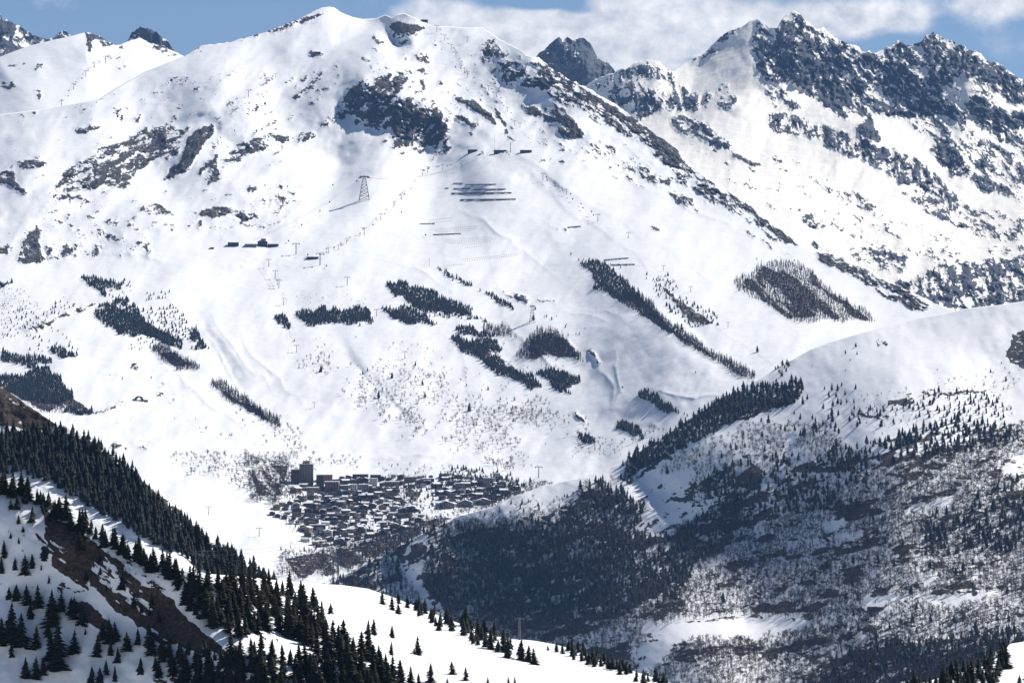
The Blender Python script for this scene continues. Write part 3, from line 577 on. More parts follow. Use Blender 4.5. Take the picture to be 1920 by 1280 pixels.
HILL = Sheet('wooded_hill',
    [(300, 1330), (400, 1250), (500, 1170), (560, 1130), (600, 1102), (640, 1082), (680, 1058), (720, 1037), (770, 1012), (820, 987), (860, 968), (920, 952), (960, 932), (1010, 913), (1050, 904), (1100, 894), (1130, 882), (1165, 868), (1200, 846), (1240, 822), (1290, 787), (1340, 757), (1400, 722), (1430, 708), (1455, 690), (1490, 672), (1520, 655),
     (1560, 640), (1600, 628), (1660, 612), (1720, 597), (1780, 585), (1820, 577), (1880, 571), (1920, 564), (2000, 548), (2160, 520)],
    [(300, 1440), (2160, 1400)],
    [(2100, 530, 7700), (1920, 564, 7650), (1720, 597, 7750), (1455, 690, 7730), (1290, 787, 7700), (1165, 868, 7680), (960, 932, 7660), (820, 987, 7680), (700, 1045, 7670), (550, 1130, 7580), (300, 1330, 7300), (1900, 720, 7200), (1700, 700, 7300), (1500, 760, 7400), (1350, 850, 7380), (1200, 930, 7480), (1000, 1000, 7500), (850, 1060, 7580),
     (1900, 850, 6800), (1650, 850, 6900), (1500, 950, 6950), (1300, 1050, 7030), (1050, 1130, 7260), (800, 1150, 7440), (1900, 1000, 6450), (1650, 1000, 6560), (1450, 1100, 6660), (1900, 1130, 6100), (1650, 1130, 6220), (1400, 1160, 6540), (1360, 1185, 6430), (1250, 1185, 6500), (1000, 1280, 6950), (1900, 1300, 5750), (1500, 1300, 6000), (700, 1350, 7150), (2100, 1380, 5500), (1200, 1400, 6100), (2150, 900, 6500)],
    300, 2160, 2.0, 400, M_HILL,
    strokes=(([(1500, 700), (1480, 800), (1420, 920), (1300, 1060), (1150, 1160)], 24, 120, 160), ([(1680, 740), (1640, 900), (1560, 1040)], 22, 90, 90), ([(1860, 760), (1840, 900), (1780, 1040)], 22, 90, 90), ([(840, 1000), (800, 1060), (790, 1110)], 60, 30, 60), ([(760, 1010), (745, 1060), (770, 1120)], -50, 30, 30), ([(1235, 880), (1200, 960)], -40, 40, 40), ([(1520, 660), (1620, 690), (1760, 690), (1900, 690)], 20, 60, 60)),
    noise=((120, 26, 1, 1, 20), (40, 5, 1.4, 1, 20), (15, .8, 1, 1, 0)), jag=((500, 1160, 2, 20),),
    rocks=(([(1885, 665), (1900, 628), (1925, 615), (2160, 600), (2160, 720), (1915, 690), (1895, 680)], 1.0), ([(1640, 640), (1655, 632), (1668, 645), (1650, 655)], .6, 40), ([(1700, 730), (1780, 725), (1850, 735), (1845, 745), (1760, 745), (1650, 770), (1650, 760)], .5, -4), ([(1600, 770), (1760, 745), (1740, 780), (1640, 790)], .4, -4),
           ([(1150, 1100), (1900, 900), (2160, 880), (2160, 1400), (1000, 1400), (1000, 1280), (1200, 1240)], .3, -6), ([(560, 1130), (700, 1050), (1000, 960), (1300, 900), (1420, 1000), (1150, 1160), (1000, 1260), (600, 1300)], .32, -30), ([(1170, 860), (1300, 770), (1500, 718), (1490, 758), (1350, 805), (1180, 908)], .35, -30), ([(1210, 960), (1400, 850), (1640, 850), (1920, 790), (1920, 900), (1420, 1000)], .3, -10), ([(740, 1040), (790, 1010), (800, 1030), (760, 1075)], .5, -40), ([(1500, 1190), (1750, 1200), (1750, 1280), (1480, 1280)], .45, -6),
           ([(1205, 1180), (1400, 1158), (1515, 1165), (1522, 1186), (1440, 1197), (1420, 1210), (1350, 1197), (1280, 1192)], .0, -6, 'set'), ([(1735, 1132), (1790, 1114), (1870, 1111), (1915, 1130), (1850, 1127), (1770, 1147)], 0, -6, 'set'), ([(1615, 1126), (1670, 1116), (1690, 1136), (1640, 1142)], 0, -6, 'set'), ([(1195, 1255), (1235, 1205), (1260, 1200), (1235, 1235), (1215, 1260)], 0, -6, 'set'), ([(1870, 880), (1920, 850), (2160, 830), (2160, 930), (1920, 910)], .05, -6, 'set'), ([(1540, 985), (1590, 980), (1585, 1005), (1545, 1000)], .0, -6, 'set'), ([(1700, 950), (1790, 940), (1780, 960), (1710, 965)], 0, -6, 'set')),
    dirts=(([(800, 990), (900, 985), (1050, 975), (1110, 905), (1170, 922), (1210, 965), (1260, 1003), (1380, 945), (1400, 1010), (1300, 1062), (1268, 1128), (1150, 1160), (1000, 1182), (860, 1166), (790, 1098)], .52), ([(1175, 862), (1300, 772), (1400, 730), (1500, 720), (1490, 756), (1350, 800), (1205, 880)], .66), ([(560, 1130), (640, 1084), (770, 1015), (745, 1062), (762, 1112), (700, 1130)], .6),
           ([(1240, 1100), (1420, 1000), (1640, 890), (1920, 800), (2100, 800), (2100, 1120), (1700, 1110), (1540, 1150), (1300, 1150), (1190, 1170)], .28), ([(1540, 845), (1640, 835), (1780, 785), (1900, 805), (1780, 852), (1600, 882)], .38), ([(1310, 905), (1400, 860), (1640, 872), (1600, 960), (1480, 962), (1380, 1000)], .38), ([(1480, 1300), (1560, 1240), (1640, 1205), (1760, 1205), (2040, 1190), (1880, 1230), (1740, 1290)], .62), ([(1000, 1165), (1200, 1178), (1190, 1240), (1220, 1290), (1000, 1290)], .5), ([(1240, 1205), (1430, 1212), (1550, 1195), (1550, 1230), (1400, 1250), (1250, 1240)], .5), ([(1205, 1182), (1290, 1168), (1400, 1156), (1515, 1163), (1522, 1184), (1440, 1195), (1420, 1208), (1350, 1197), (1280, 1192)], 0, 'set'), ([(1735, 1133), (1790, 1112), (1870, 1109), (1918, 1130), (1850, 1128), (1770, 1147)], 0, 'set'), ([(1188, 1268), (1225, 1204), (1275, 1194), (1292, 1200), (1245, 1240), (1224, 1270)], 0, 'set'), ([(1000, 920), (1165, 872), (1180, 890), (1120, 905), (1010, 945)], 0, 'set'), ([(1210, 905), (1300, 880), (1290, 960), (1250, 1010), (1195, 1000)], 0, 'set')), dang=-14,  # forest litter, its streaks angled to imitate tree shadows in the ground colour
    crag=(18, 5), nscale=20, seed=45)

SPUR = Sheet('forested_spur',
    [(-240, 600), (-100, 660), (0, 725), (20, 738), (45, 752), (62, 765), (80, 779), (100, 793), (112, 797), (125, 800), (150, 812), (180, 832), (205, 850), (230, 868), (255, 886), (270, 904), (290, 918), (305, 932), (330, 947), (345, 962), (365, 987), (385, 1008), (400, 1020), (430, 1036), (460, 1056), (490, 1074), (505, 1090), (530, 1115), (580, 1150), (680, 1230)],
    [(-240, 1180), (0, 1180), (400, 1260), (680, 1330)],
    [(-240, 600, 2760), (0, 725, 2750), (120, 800, 2735), (255, 886, 2725), (345, 962, 2715), (490, 1074, 2700), (680, 1230, 2680), (-200, 850, 2705), (0, 880, 2705), (100, 905, 2700), (0, 930, 2680), (200, 955, 2692), (200, 995, 2665), (330, 1015, 2690), (330, 1050, 2662), (440, 1090, 2680), (0, 1180, 2590), (400, 1260, 2560), (680, 1330, 2600), (-240, 1180, 2590)],
    -240, 680, 2.0, 240, M_NEAR, strokes=(([(230, 870), (300, 960), (400, 1060)], 25, 60, 40),), noise=((90, 6, 1, 1, 35), (30, 1.2, 1.3, 1, 35)), jag=((-200, 520, 2.5, 18),),
    rocks=(([(225, 862), (290, 915), (345, 962), (400, 1015), (385, 1015), (330, 975), (270, 920)], .55), ([(290, 1010), (330, 1020), (345, 1040), (310, 1035)], .5, 38)),
    dirts=(([(-240, 600), (-100, 655), (0, 722), (45, 750), (112, 797), (70, 812), (20, 800), (-240, 800)], .95), ([(228, 862), (290, 915), (345, 962), (392, 1012), (375, 1012), (318, 965), (260, 915)], .6), ([(0, 810), (130, 815), (240, 900), (320, 1000), (250, 960), (120, 880), (0, 850)], .5), ([(-240, 800), (0, 800), (0, 900), (-240, 880)], .6), ([(0, 815), (105, 812), (150, 822), (205, 858), (255, 895), (300, 946), (345, 980), (400, 1034), (490, 1080), (470, 1112), (390, 1064), (330, 1026), (250, 978), (180, 936), (100, 892), (40, 872), (0, 872)], .8)),
    crag=(16, 2), nscale=18, seed=57)

NEAR = Sheet('near_slope',
    [(-240, 800), (-100, 860), (0, 903), (35, 915), (70, 935), (140, 978), (200, 1010), (260, 1042), (330, 1067), (390, 1075), (440, 1079), (500, 1085), (540, 1089), (600, 1094), (640, 1096), (690, 1103), (740, 1120), (790, 1140), (840, 1160), (880, 1175), (930, 1192), (960, 1197), (1000, 1200), (1040, 1207), (1080, 1218), (1130, 1237), (1180, 1255), (1250, 1277), (1330, 1300), (1450, 1340), (1600, 1400)],
    [(-240, 1480), (1600, 1480)],
    [(-240, 800, 1440), (0, 903, 1420), (140, 978, 1406), (260, 1042, 1394), (390, 1075, 1392), (450, 1081, 1420), (540, 1089, 1560), (690, 1103, 1660), (840, 1160, 1630), (1000, 1200, 1590), (1130, 1237, 1540), (1330, 1300, 1460), (1600, 1400, 1350), (0, 1100, 1400), (140, 1100, 1396), (250, 1150, 1386), (330, 1130, 1386), (420, 1130, 1389), (0, 1280, 1381), (200, 1280, 1374), (400, 1280, 1367), (480, 1200, 1378), (560, 1150, 1470), (560, 1230, 1385), (600, 1280, 1366), (650, 1180, 1460), (760, 1200, 1500), (720, 1280, 1375), (900, 1280, 1395), (1100, 1280, 1440), (0, 1480, 1361), (400, 1480, 1347), (900, 1480, 1260), (1600, 1480, 1260), (-240, 1300, 1376), (-240, 1000, 1415)],
    -240, 1600, 2.0, 300, M_NEAR, strokes=(([(440, 1080), (520, 1150), (620, 1250), (680, 1330)], 10, 60, 100),), noise=((130, 2.6, 1, 1, 35), (45, .5, 1.5, 1, 35)), jag=((-200, 300, 2, 20),),
    rocks=(([(100, 1090), (170, 1085), (165, 1110), (110, 1110)], .40, 35), ([(60, 1000), (130, 1030), (140, 1060), (90, 1050)], .4, 35), ([(200, 1010), (260, 1045), (320, 1100), (300, 1110), (240, 1060)], .25, 35), ([(430, 1160), (560, 1200), (600, 1240), (500, 1230)], .22, 35)),
    dirts=(([(76, 950), (103, 968), (178, 1016), (198, 1040), (234, 1056), (258, 1073), (265, 1096), (294, 1100), (328, 1126), (336, 1146), (398, 1196), (425, 1225), (380, 1225), (345, 1215), (300, 1202), (250, 1168), (200, 1128), (160, 1094), (96, 1062), (98, 1040), (84, 1003)], .80),
           ([(130, 1123), (160, 1128), (200, 1163), (215, 1185), (190, 1178), (160, 1162)], .85), ([(280, 1275), (420, 1262), (500, 1290), (280, 1290)], .6), ([(420, 1225), (480, 1260), (440, 1260)], .5)),
    crag=(14, .6), nscale=16, back=.5, back_len=.04, seed=63)

KNOLL = Sheet('near_knoll',
    [(1480, 1340), (1600, 1310), (1700, 1290), (1740, 1276), (1790, 1262), (1830, 1252), (1860, 1240), (1880, 1222), (1893, 1206), (1920, 1202), (2000, 1196), (2160, 1180)],
    [(1480, 1480), (2160, 1480)],
    [(1480, 1340, 1420), (1740, 1276, 1480), (1893, 1206, 1560), (2160, 1180, 1580), (1480, 1480, 1350), (1740, 1400, 1380), (1920, 1290, 1470), (2160, 1400, 1400), (2160, 1480, 1350)],
    1480, 2160, 3.0, 90, M_NEAR, noise=((60, 3, 1, 1, 0),), crag=(14, .5), back=.4, back_len=.04, seed=77)

def box_mesh(name, x0, x1, y0, y1, z0, z1, mat):
    V = np.array([(x, y, z) for z in (z0, z1) for y in (y0, y1) for x in (x0, x1)], float)
    Fc = np.array([(0, 2, 3, 1), (4, 5, 7, 6), (0, 1, 5, 4), (2, 6, 7, 3), (0, 4, 6, 2), (1, 3, 7, 5)])
    return raw_mesh(name, V, Fc, mat, False)
gx, gy = np.meshgrid(np.linspace(-9000, 9000, 60), np.linspace(-2000, 23000, 80))
gz = -905 + 25 * fbm(gx, gy, 2500, 5, 4)
ids = np.arange(gx.size).reshape(gx.shape)
GROUND = link('valley_ground', raw_mesh('valley_ground', np.stack([gx, gy, gz], -1).reshape(-1, 3), np.stack([ids[:-1, :-1], ids[:-1, 1:], ids[1:, 1:], ids[1:, :-1]], -1).reshape(-1, 4), M_HILL))
tag(GROUND, kind='structure')

# ------------------------------------------------------------------ the air
def build_haze():
    m = bpy.data.materials.new('haze_air'); m.use_nodes = True; nt = m.node_tree; nt.nodes.clear()
    out = N(nt, 'ShaderNodeOutputMaterial'); v = N(nt, 'ShaderNodeVolumePrincipled')
    v.inputs['Color'].default_value = (.27, .52, 1.0, 1); v.inputs['Density'].default_value = 1.35e-5; v.inputs['Anisotropy'].default_value = 0.0
    nt.links.new(v.outputs[0], out.inputs['Volume'])
    o = link('haze', box_mesh('haze', -9600, 9600, -2600, 23600, -912, 1500, m)); tag(o, kind='stuff')
build_haze()
# ------------------------------------------------------------------ trees
def prism(V, Fc, a, b, ra, rb, k=3, ph=0.0):
    a = Vector(a); b = Vector(b); d = (b - a).normalized()
    x = d.orthogonal().normalized(); y = d.cross(x); o = len(V)
    for c, r in ((a, ra), (b, rb)):
        for i in range(k):
            t = ph + 2 * math.pi * i / k; V.append(tuple(c + x * (r * math.cos(t)) + y * (r * math.sin(t))))
    for i in range(k):
        j = (i + 1) % k; Fc += [(o + i, o + j, o + k + j), (o + i, o + k + j, o + k + i)]

def far_conifer(rn, wide=.26):
    V, Fc = [], []; n = 5
    for i in range(n):
        z0 = .05 + .165 * i; r = wide * (1 - i / (n + .6)) * rn.uniform(.85, 1.15); o = len(V)
        V.append((rn.uniform(-.01, .01), rn.uniform(-.01, .01), min(1, z0 + .36)))
        m = 7
        for j in range(m):
            t = 2 * math.pi * (j + rn.uniform(-.3, .3)) / m; q = r * rn.uniform(.6, 1.2); V.append((q * math.cos(t), q * math.sin(t), z0 + rn.uniform(-.03, .05)))
        for j in range(m): Fc.append((o, o + 1 + j, o + 1 + (j + 1) % m))
    return np.array(V), np.array(Fc)

def far_bare(rn, spread=.30, k=15):
    V, Fc = [], []
    lean = rn.uniform(-.05, .05)
    prism(V, Fc, (0, 0, -.03), (lean, 0, .62), .022, .014)
    prism(V, Fc, (lean, 0, .62), (lean * 1.6, 0, 1), .014, .004)
    for i in range(k):
        z = rn.uniform(.22, .82); t = rn.uniform(0, 6.28); l = spread * rn.uniform(.6, 1.1) * (1.2 - z * .6)
        a = (lean * z, 0, z); b = (lean * z + l * math.cos(t), l * math.sin(t), min(1.02, z + l * rn.uniform(.5, 1.2)))
        o = len(V); w = .015
        V += [(a[0] - w * math.sin(t), a[1] + w * math.cos(t), a[2]), (a[0] + w * math.sin(t), a[1] - w * math.cos(t), a[2]), (a[0], a[1], a[2] + .02), b]
        Fc += [(o, o + 1, o + 3), (o + 1, o + 2, o + 3), (o + 2, o, o + 3)]
        for q in range(5):
            f = rn.uniform(.3, 1); c = [a[m] + (b[m] - a[m]) * f for m in range(3)]; t2 = t + rn.choice([-1, 1]) * rn.uniform(.3, 1.3); l2 = l * rn.uniform(.4, .65); z2 = rn.uniform(.3, 1.1)
            o = len(V); V += [(c[0] + .012 * math.sin(t2), c[1] - .012 * math.cos(t2), c[2] - .016), (c[0] - .012 * math.sin(t2), c[1] + .012 * math.cos(t2), c[2] + .016), (c[0] + l2 * math.cos(t2), c[1] + l2 * math.sin(t2), c[2] + l2 * z2)]; Fc.append((o, o + 1, o + 2))
    return np.array(V), np.array(Fc)

def far_larch(rn):
    V, Fc = [], []
    prism(V, Fc, (0, 0, -.03), (0, 0, 1), .020, .004)
    for i in range(60):
        z = .12 + .85 * (i + rn.uniform(0, 1)) / 60; t = rn.uniform(0, 6.28); l = .23 * (1.08 - z) ** .7 * rn.uniform(.6, 1.2); w = rn.uniform(.018, .036)
        o = len(V); V += [(0, 0, z - w), (0, 0, z + w), (l * math.cos(t), l * math.sin(t), z + rn.uniform(-.05, .05))]; Fc.append((o, o + 1, o + 2))
    return np.array(V), np.array(Fc)

def far_shrub(rn):
    V, Fc = [], []
    for i in range(16):
        t = rn.uniform(0, 6.28); l = rn.uniform(.2, .55); o = len(V); w = .03; x, y = rn.uniform(-.3, .3), rn.uniform(-.3, .3)
        V += [(x - w * math.sin(t), y + w * math.cos(t), -.05), (x + w * math.sin(t), y - w * math.cos(t), -.05), (x + l * math.cos(t), y + l * math.sin(t), rn.uniform(.5, 1))]; Fc.append((o, o + 1, o + 2))
    return np.array(V), np.array(Fc)

def near_conifer(rn, wide, layers=17):
    V, Fc = [], []
    for i in range(layers):
        f = i / (layers - 1); z = .05 + .90 * f; R = wide * (1 - f) ** .82 * rn.uniform(.82, 1.12) + .012
        m = int(9 - 3 * f); ph = rn.uniform(0, 6.28)
        for j in range(m):
            if rn.random() < .10: continue
            t = ph + 2 * math.pi * (j + rn.uniform(-.4, .4)) / m; r = R * rn.uniform(.5, 1.25)
            dz = -.22 * r + rn.uniform(-.02, .015); w = .38 * r + .014; c, s = math.cos(t), math.sin(t); o = len(V)
            z1 = z + rn.uniform(-.02, .02)
            mid = (.62 * r * c, .62 * r * s, z1 + .5 * dz + .012)
            V += [(0, 0, z1 + .035), (mid[0] - w * s, mid[1] + w * c, mid[2] - .035), (mid[0] + w * s, mid[1] - w * c, mid[2] - .035), (r * c, r * s, z1 + dz), mid, (.3 * r * c, .3 * r * s, z1 - .05)]
            Fc += [(o, o + 1, o + 4), (o, o + 4, o + 2), (o + 4, o + 1, o + 3), (o + 4, o + 3, o + 2), (o + 1, o + 5, o + 3), (o + 5, o + 2, o + 3)]
    o = len(V); V += [(.012, 0, .90), (-.006, .011, .90), (-.006, -.011, .90), (0, 0, 1.0)]; Fc += [(o, o + 1, o + 3), (o + 1, o + 2, o + 3), (o + 2, o, o + 3)]
    return np.array(V), np.array(Fc)

R1 = random.Random(3)
P_CON = [far_conifer(R1, R1.uniform(.24, .33)) for _ in range(6)]
P_BARE = [far_bare(R1, R1.uniform(.24, .36), R1.choice([13, 16, 18])) for _ in range(8)]
P_LARCH = [far_larch(R1) for _ in range(6)]
P_SHRUB = [far_shrub(R1) for _ in range(5)]

def scatter_mesh(name, protos, P, H, mat, squash=1.0):
    P = np.asarray(P, float); H = np.asarray(H, float); n = len(P)
    pick = RNG.randint(0, len(protos), n); an = RNG.uniform(0, 6.283, n); sw = RNG.uniform(.85, 1.2, n) * squash
    VV, FF, off = [], [], 0
    for k, (V, Fc) in enumerate(protos):
        i = np.where(pick == k)[0]
        if not len(i): continue
        c, s = np.cos(an[i])[:, None], np.sin(an[i])[:, None]; hw = (H[i] * sw[i])[:, None]
        X = (V[None, :, 0] * c - V[None, :, 1] * s) * hw + P[i, 0][:, None]; Y = (V[None, :, 0] * s + V[None, :, 1] * c) * hw + P[i, 1][:, None]
        Z = V[None, :, 2] * H[i][:, None] + P[i, 2][:, None]
        VV.append(np.stack([X, Y, Z], -1).reshape(-1, 3)); FF.append((Fc[None] + (off + np.arange(len(i)) * len(V))[:, None, None]).reshape(-1, 3)); off += len(i) * len(V)
    return raw_mesh(name, np.concatenate(VV), np.concatenate(FF), mat, False)

FRONT = [KNOLL, NEAR, SPUR, HILL, MAIN]
def hidden(sheet, u, vtop):
    h = np.zeros(np.shape(u), bool)
    for s in FRONT:
        if s is sheet: break
        inside = (u > s.u[0]) & (u < s.u[-1])
        h |= inside & (vtop > np.interp(u, s.u, s.r) + 14)
    return h

FOREST = []      # rows: kind, sheet, u, v, height in metres, zone
def grow(kind, sheet, pts, su, sv, h0, h1, zone, prob=1.0, clump=0.0, ragged=6, avoid=()):
    xs = [p[0] for p in pts]; ys = [p[1] for p in pts]
    gu, gv = np.meshgrid(np.arange(min(xs) - 8, max(xs) + 8, su), np.arange(min(ys) - 8, max(ys) + 8, sv))
    gu = gu + (np.arange(gu.shape[0]) % 2)[:, None] * su * .5
    gu = (gu + RNG.uniform(-.45, .45, gu.shape) * su).ravel(); gv = (gv + RNG.uniform(-.45, .45, gv.shape) * sv).ravel()
    wu = gu + ragged * 2 * (fbm(gu, gv, 14, 5, 3) - .5); wv = gv + ragged * 2 * (fbm(gu, gv, 14, 9, 3) - .5)
    ok = in_poly(wu, wv, pts) & sheet.below(gu, gv, 0) & (RNG.uniform(0, 1, gu.shape) < prob)
    if clump > 0:
        n = np.clip((fbm(gu, gv, 46, 77, 4, .6) - .5) * 2.6 + .5, 0, 1); ok &= RNG.uniform(0, 1, gu.shape) < (1 - clump) + clump * 2 * sstep(.35, .75, n)
    for a in avoid: ok &= ~in_poly(wu, wv, a)
    gu, gv = gu[ok], gv[ok]
    h = RNG.uniform(h0, h1, len(gu)) * RNG.uniform(.62, 1.15, len(gu))
    P = sheet.at(gu, gv)
    vt = gv - h * F / P[:, 1] if len(gu) else gv
    keep = ~hidden(sheet, gu, vt) & (gu > -130) & (gu < 2050) if len(gu) else np.zeros(0, bool)
    for i in np.where(keep)[0]: FOREST.append((kind, sheet, gu[i], gv[i], h[i], zone, P[i]))

def one(kind, sheet, u, v, px, zone):
    P = sheet.at([u], [v])[0]; FOREST.append((kind, sheet, u, v, px * P[1] / F, zone, P))

# --- plantations and woods on the ski mountain
MW_ = 'm'
def mcon(pts, su=3.0, sv=2.5, h0=7.5, h1=12, prob=1.0, **k): grow('c', MAIN, pts, su, sv, h0, h1, MW_, prob, ragged=k.pop('ragged', 7), **k)
def mlar(pts, su=2.8, sv=2.5, h0=10, h1=15, prob=1.0, **k): grow('l', MAIN, pts, su, sv, h0, h1, MW_, prob, ragged=k.pop('ragged', 7), **k)
def mbar(pts, su, sv, h0=5, h1=10, prob=1.0, **k): grow('b', MAIN, pts, su, sv, h0, h1, MW_, prob, clump=k.pop('clump', .9), **k)
for pl in ([(0, 659), (30, 663), (80, 670), (96, 680), (60, 690), (30, 683), (0, 676)], [(-120, 700), (40, 706), (62, 692), (90, 691), (125, 725), (140, 750), (80, 757), (20, 740), (-120, 725)],
           [(177, 583), (250, 575), (275, 602), (300, 622), (345, 642), (340, 656), (310, 642), (270, 629), (225, 627), (200, 607), (180, 597)], [(183, 577), (235, 560), (238, 572), (195, 580)], [(150, 524), (170, 521), (200, 527), (235, 527), (225, 540), (195, 545), (202, 560), (185, 548), (170, 537)],
           [(355, 632), (365, 617), (377, 630), (376, 642), (360, 637)], [(360, 657), (378, 637), (396, 657), (375, 661)], [(-100, 524), (28, 532), (0, 537), (-100, 537)], [(90, 652), (130, 657), (148, 669), (120, 671), (95, 664)], [(518, 592), (530, 590), (552, 612), (530, 617)],
           [(548, 582), (590, 588), (600, 580), (640, 582), (690, 577), (703, 602), (700, 609), (620, 607), (580, 613), (560, 602)], [(725, 536), (760, 534), (790, 538), (830, 557), (860, 572), (892, 582), (880, 590), (830, 587), (790, 582), (760, 562), (735, 552)], [(712, 582), (730, 579), (780, 577), (800, 592), (819, 607), (780, 609), (740, 600)],
           [(852, 617), (870, 612), (900, 624), (942, 627), (920, 632), (870, 630)], [(843, 634), (860, 632), (880, 642), (905, 632), (935, 642), (941, 657), (920, 662), (907, 674), (870, 662)], [(905, 677), (930, 670), (950, 682), (960, 692), (1000, 702), (1016, 727), (995, 732), (960, 712), (930, 702)],
           [(1003, 694), (1030, 692), (1050, 702), (1093, 710), (1085, 722), (1060, 727), (1076, 742), (1050, 732)], [(1085, 492), (1120, 489), (1140, 502), (1165, 520), (1180, 540), (1210, 570), (1160, 560), (1115, 542), (1110, 517)], [(805, 487), (820, 500), (850, 517), (886, 535), (880, 537), (840, 517)], [(900, 547), (930, 556), (962, 580), (955, 582), (915, 557)],
           [(1195, 737), (1215, 735), (1262, 767), (1290, 778), (1250, 772), (1210, 750)], [(1155, 792), (1175, 790), (1195, 802), (1206, 824), (1180, 817), (1155, 802)], [(1085, 820), (1105, 817), (1112, 830), (1090, 832)], [(460, 760), (490, 765), (500, 790), (480, 780)], [(130, 765), (175, 770), (172, 778), (120, 776)]):
    mcon(pl)
for pl in ([(265, 582), (330, 567), (345, 592), (362, 622), (345, 642), (300, 622), (275, 607)], [(270, 547), (320, 544), (330, 562), (300, 564), (272, 562)], [(1225, 522), (1240, 517), (1265, 532), (1276, 542), (1250, 552), (1300, 567), (1340, 592), (1356, 612), (1310, 620), (1280, 607), (1260, 587), (1240, 562)]): mcon(pl, 6.0, 7.0, 7, 11, .85)
for pl, pr in (([(40, 625), (100, 612), (150, 640), (150, 672), (60, 660)], .35), ([(-100, 578), (90, 580), (150, 574), (110, 592), (60, 602), (20, 627), (-100, 632)], .5), ([(200, 529), (250, 529), (252, 547), (205, 562)], .4), ([(1060, 480), (1090, 478), (1110, 488), (1190, 495), (1190, 505), (1120, 500), (1080, 490)], .5), ([(1200, 508), (1260, 515), (1280, 540), (1240, 560), (1215, 535)], .4), ([(1000, 580), (1060, 600), (1120, 630), (1050, 625), (1010, 600)], .25),
               ([(240, 655), (270, 620), (320, 640), (300, 665)], .7), ([(1405, 480), (1425, 485), (1500, 490), (1500, 497), (1430, 495)], .6), ([(800, 490), (830, 500), (880, 540), (840, 530)], .2), ([(120, 560), (160, 572), (60, 615), (0, 640), (0, 632)], .6)): mcon(pl, 6.5, 6, 4.5, 9, pr)
for k in range(9):                                                   # terraced young plantation on the left
    y0 = 541 + 4.6 * k; grow('c', MAIN, [(-110, y0), (42 + 5 * k, y0 + 1), (46 + 5 * k, y0 + 2.2), (-110, y0 + 1.2)], 3.6, 2.2, 3, 4.6, MW_, .85, ragged=.3)
for pl in ([(800, 588), (912, 597), (912, 601), (800, 592)], [(820, 578), (890, 588), (890, 592), (820, 584)]): mcon(pl, 4, 3, 7, 10)
mlar([(280, 652), (310, 652), (350, 674), (378, 692), (370, 697), (330, 692), (300, 674)]); mlar([(390, 717), (410, 714), (450, 742), (480, 762), (522, 787), (525, 802), (490, 792), (460, 767), (420, 747)])
mlar([(905, 612), (950, 617), (972, 632), (940, 632), (910, 627)], prob=.7); mlar([(1005, 622), (1030, 619), (1060, 637), (1090, 667), (1093, 682), (1060, 672), (1020, 667), (985, 677), (970, 667), (985, 642)], 3.2, 2.9)
mlar([(1170, 545), (1215, 562), (1245, 597), (1290, 632), (1340, 662), (1395, 692), (1417, 714), (1390, 710), (1340, 677), (1280, 642), (1200, 592), (1160, 565)], 2.6, 2.3); mlar([(1370, 532), (1390, 522), (1410, 517), (1425, 497), (1445, 492), (1500, 497), (1530, 517), (1550, 542), (1600, 572), (1630, 592), (1637, 604), (1560, 602), (1480, 602), (1440, 572), (1400, 552)], 3.5, 2.9, 9, 13)
mlar([(40, 752), (140, 746), (150, 762), (130, 777), (80, 774)], 4, 4, 8, 12); mlar([(985, 642), (1010, 660), (1090, 690), (1080, 700), (980, 680)], 9, 8, 6, 10, .6)
mbar([(540, 680), (650, 650), (760, 690), (900, 700), (1000, 740), (1090, 780), (1150, 850), (980, 862), (820, 830), (700, 770), (600, 710)], 8, 7, 6, 13, .7); mbar([(600, 620), (760, 640), (900, 690), (700, 740), (560, 690)], 13, 11, 4, 9, .5); mbar([(520, 540), (700, 560), (680, 580), (540, 575)], 12, 8, 3.5, 7, .5)
mbar([(620, 700), (720, 720), (800, 800), (860, 850), (760, 830), (660, 760)], 7, 7, 7, 14, .75); mbar([(880, 760), (1060, 780), (1090, 820), (960, 830), (890, 800)], 7, 6, 6, 13, .8); mbar([(240, 690), (560, 800), (640, 880), (520, 860), (330, 800)], 13, 11, 7, 14, .5); mbar([(470, 770), (560, 800), (600, 850), (530, 840)], 8, 7, 7, 14, .7)
mbar([(320, 850), (460, 855), (560, 850), (620, 868), (540, 905), (520, 950), (480, 945), (430, 900), (340, 890)], 6.5, 6, 8, 14, .9, clump=.5); mbar([(460, 860), (545, 862), (545, 905), (520, 945), (470, 940)], 5, 5, 10, 15, .95, clump=.1); mbar([(590, 850), (690, 860), (690, 880), (600, 872)], 9, 8, 8, 12, .6); mbar([(700, 870), (900, 880), (890, 892), (720, 890)], 9, 6, 6, 10, .6, clump=.4)
mbar([(900, 860), (960, 865), (975, 885), (930, 885)], 6, 5, 9, 14, .9, clump=0); mbar([(960, 870), (1070, 860), (1060, 880), (980, 890)], 10, 7, 7, 11, .7); mbar([(1180, 830), (1250, 760), (1280, 790), (1200, 840)], 8, 7, 7, 14, .7); mbar([(985, 640), (1080, 690), (1060, 720), (960, 690), (940, 640)], 10, 8, 5, 9, .6); mbar([(1100, 830), (1180, 830), (1160, 860), (1120, 855)], 7, 6, 5, 9, .8, clump=.2)
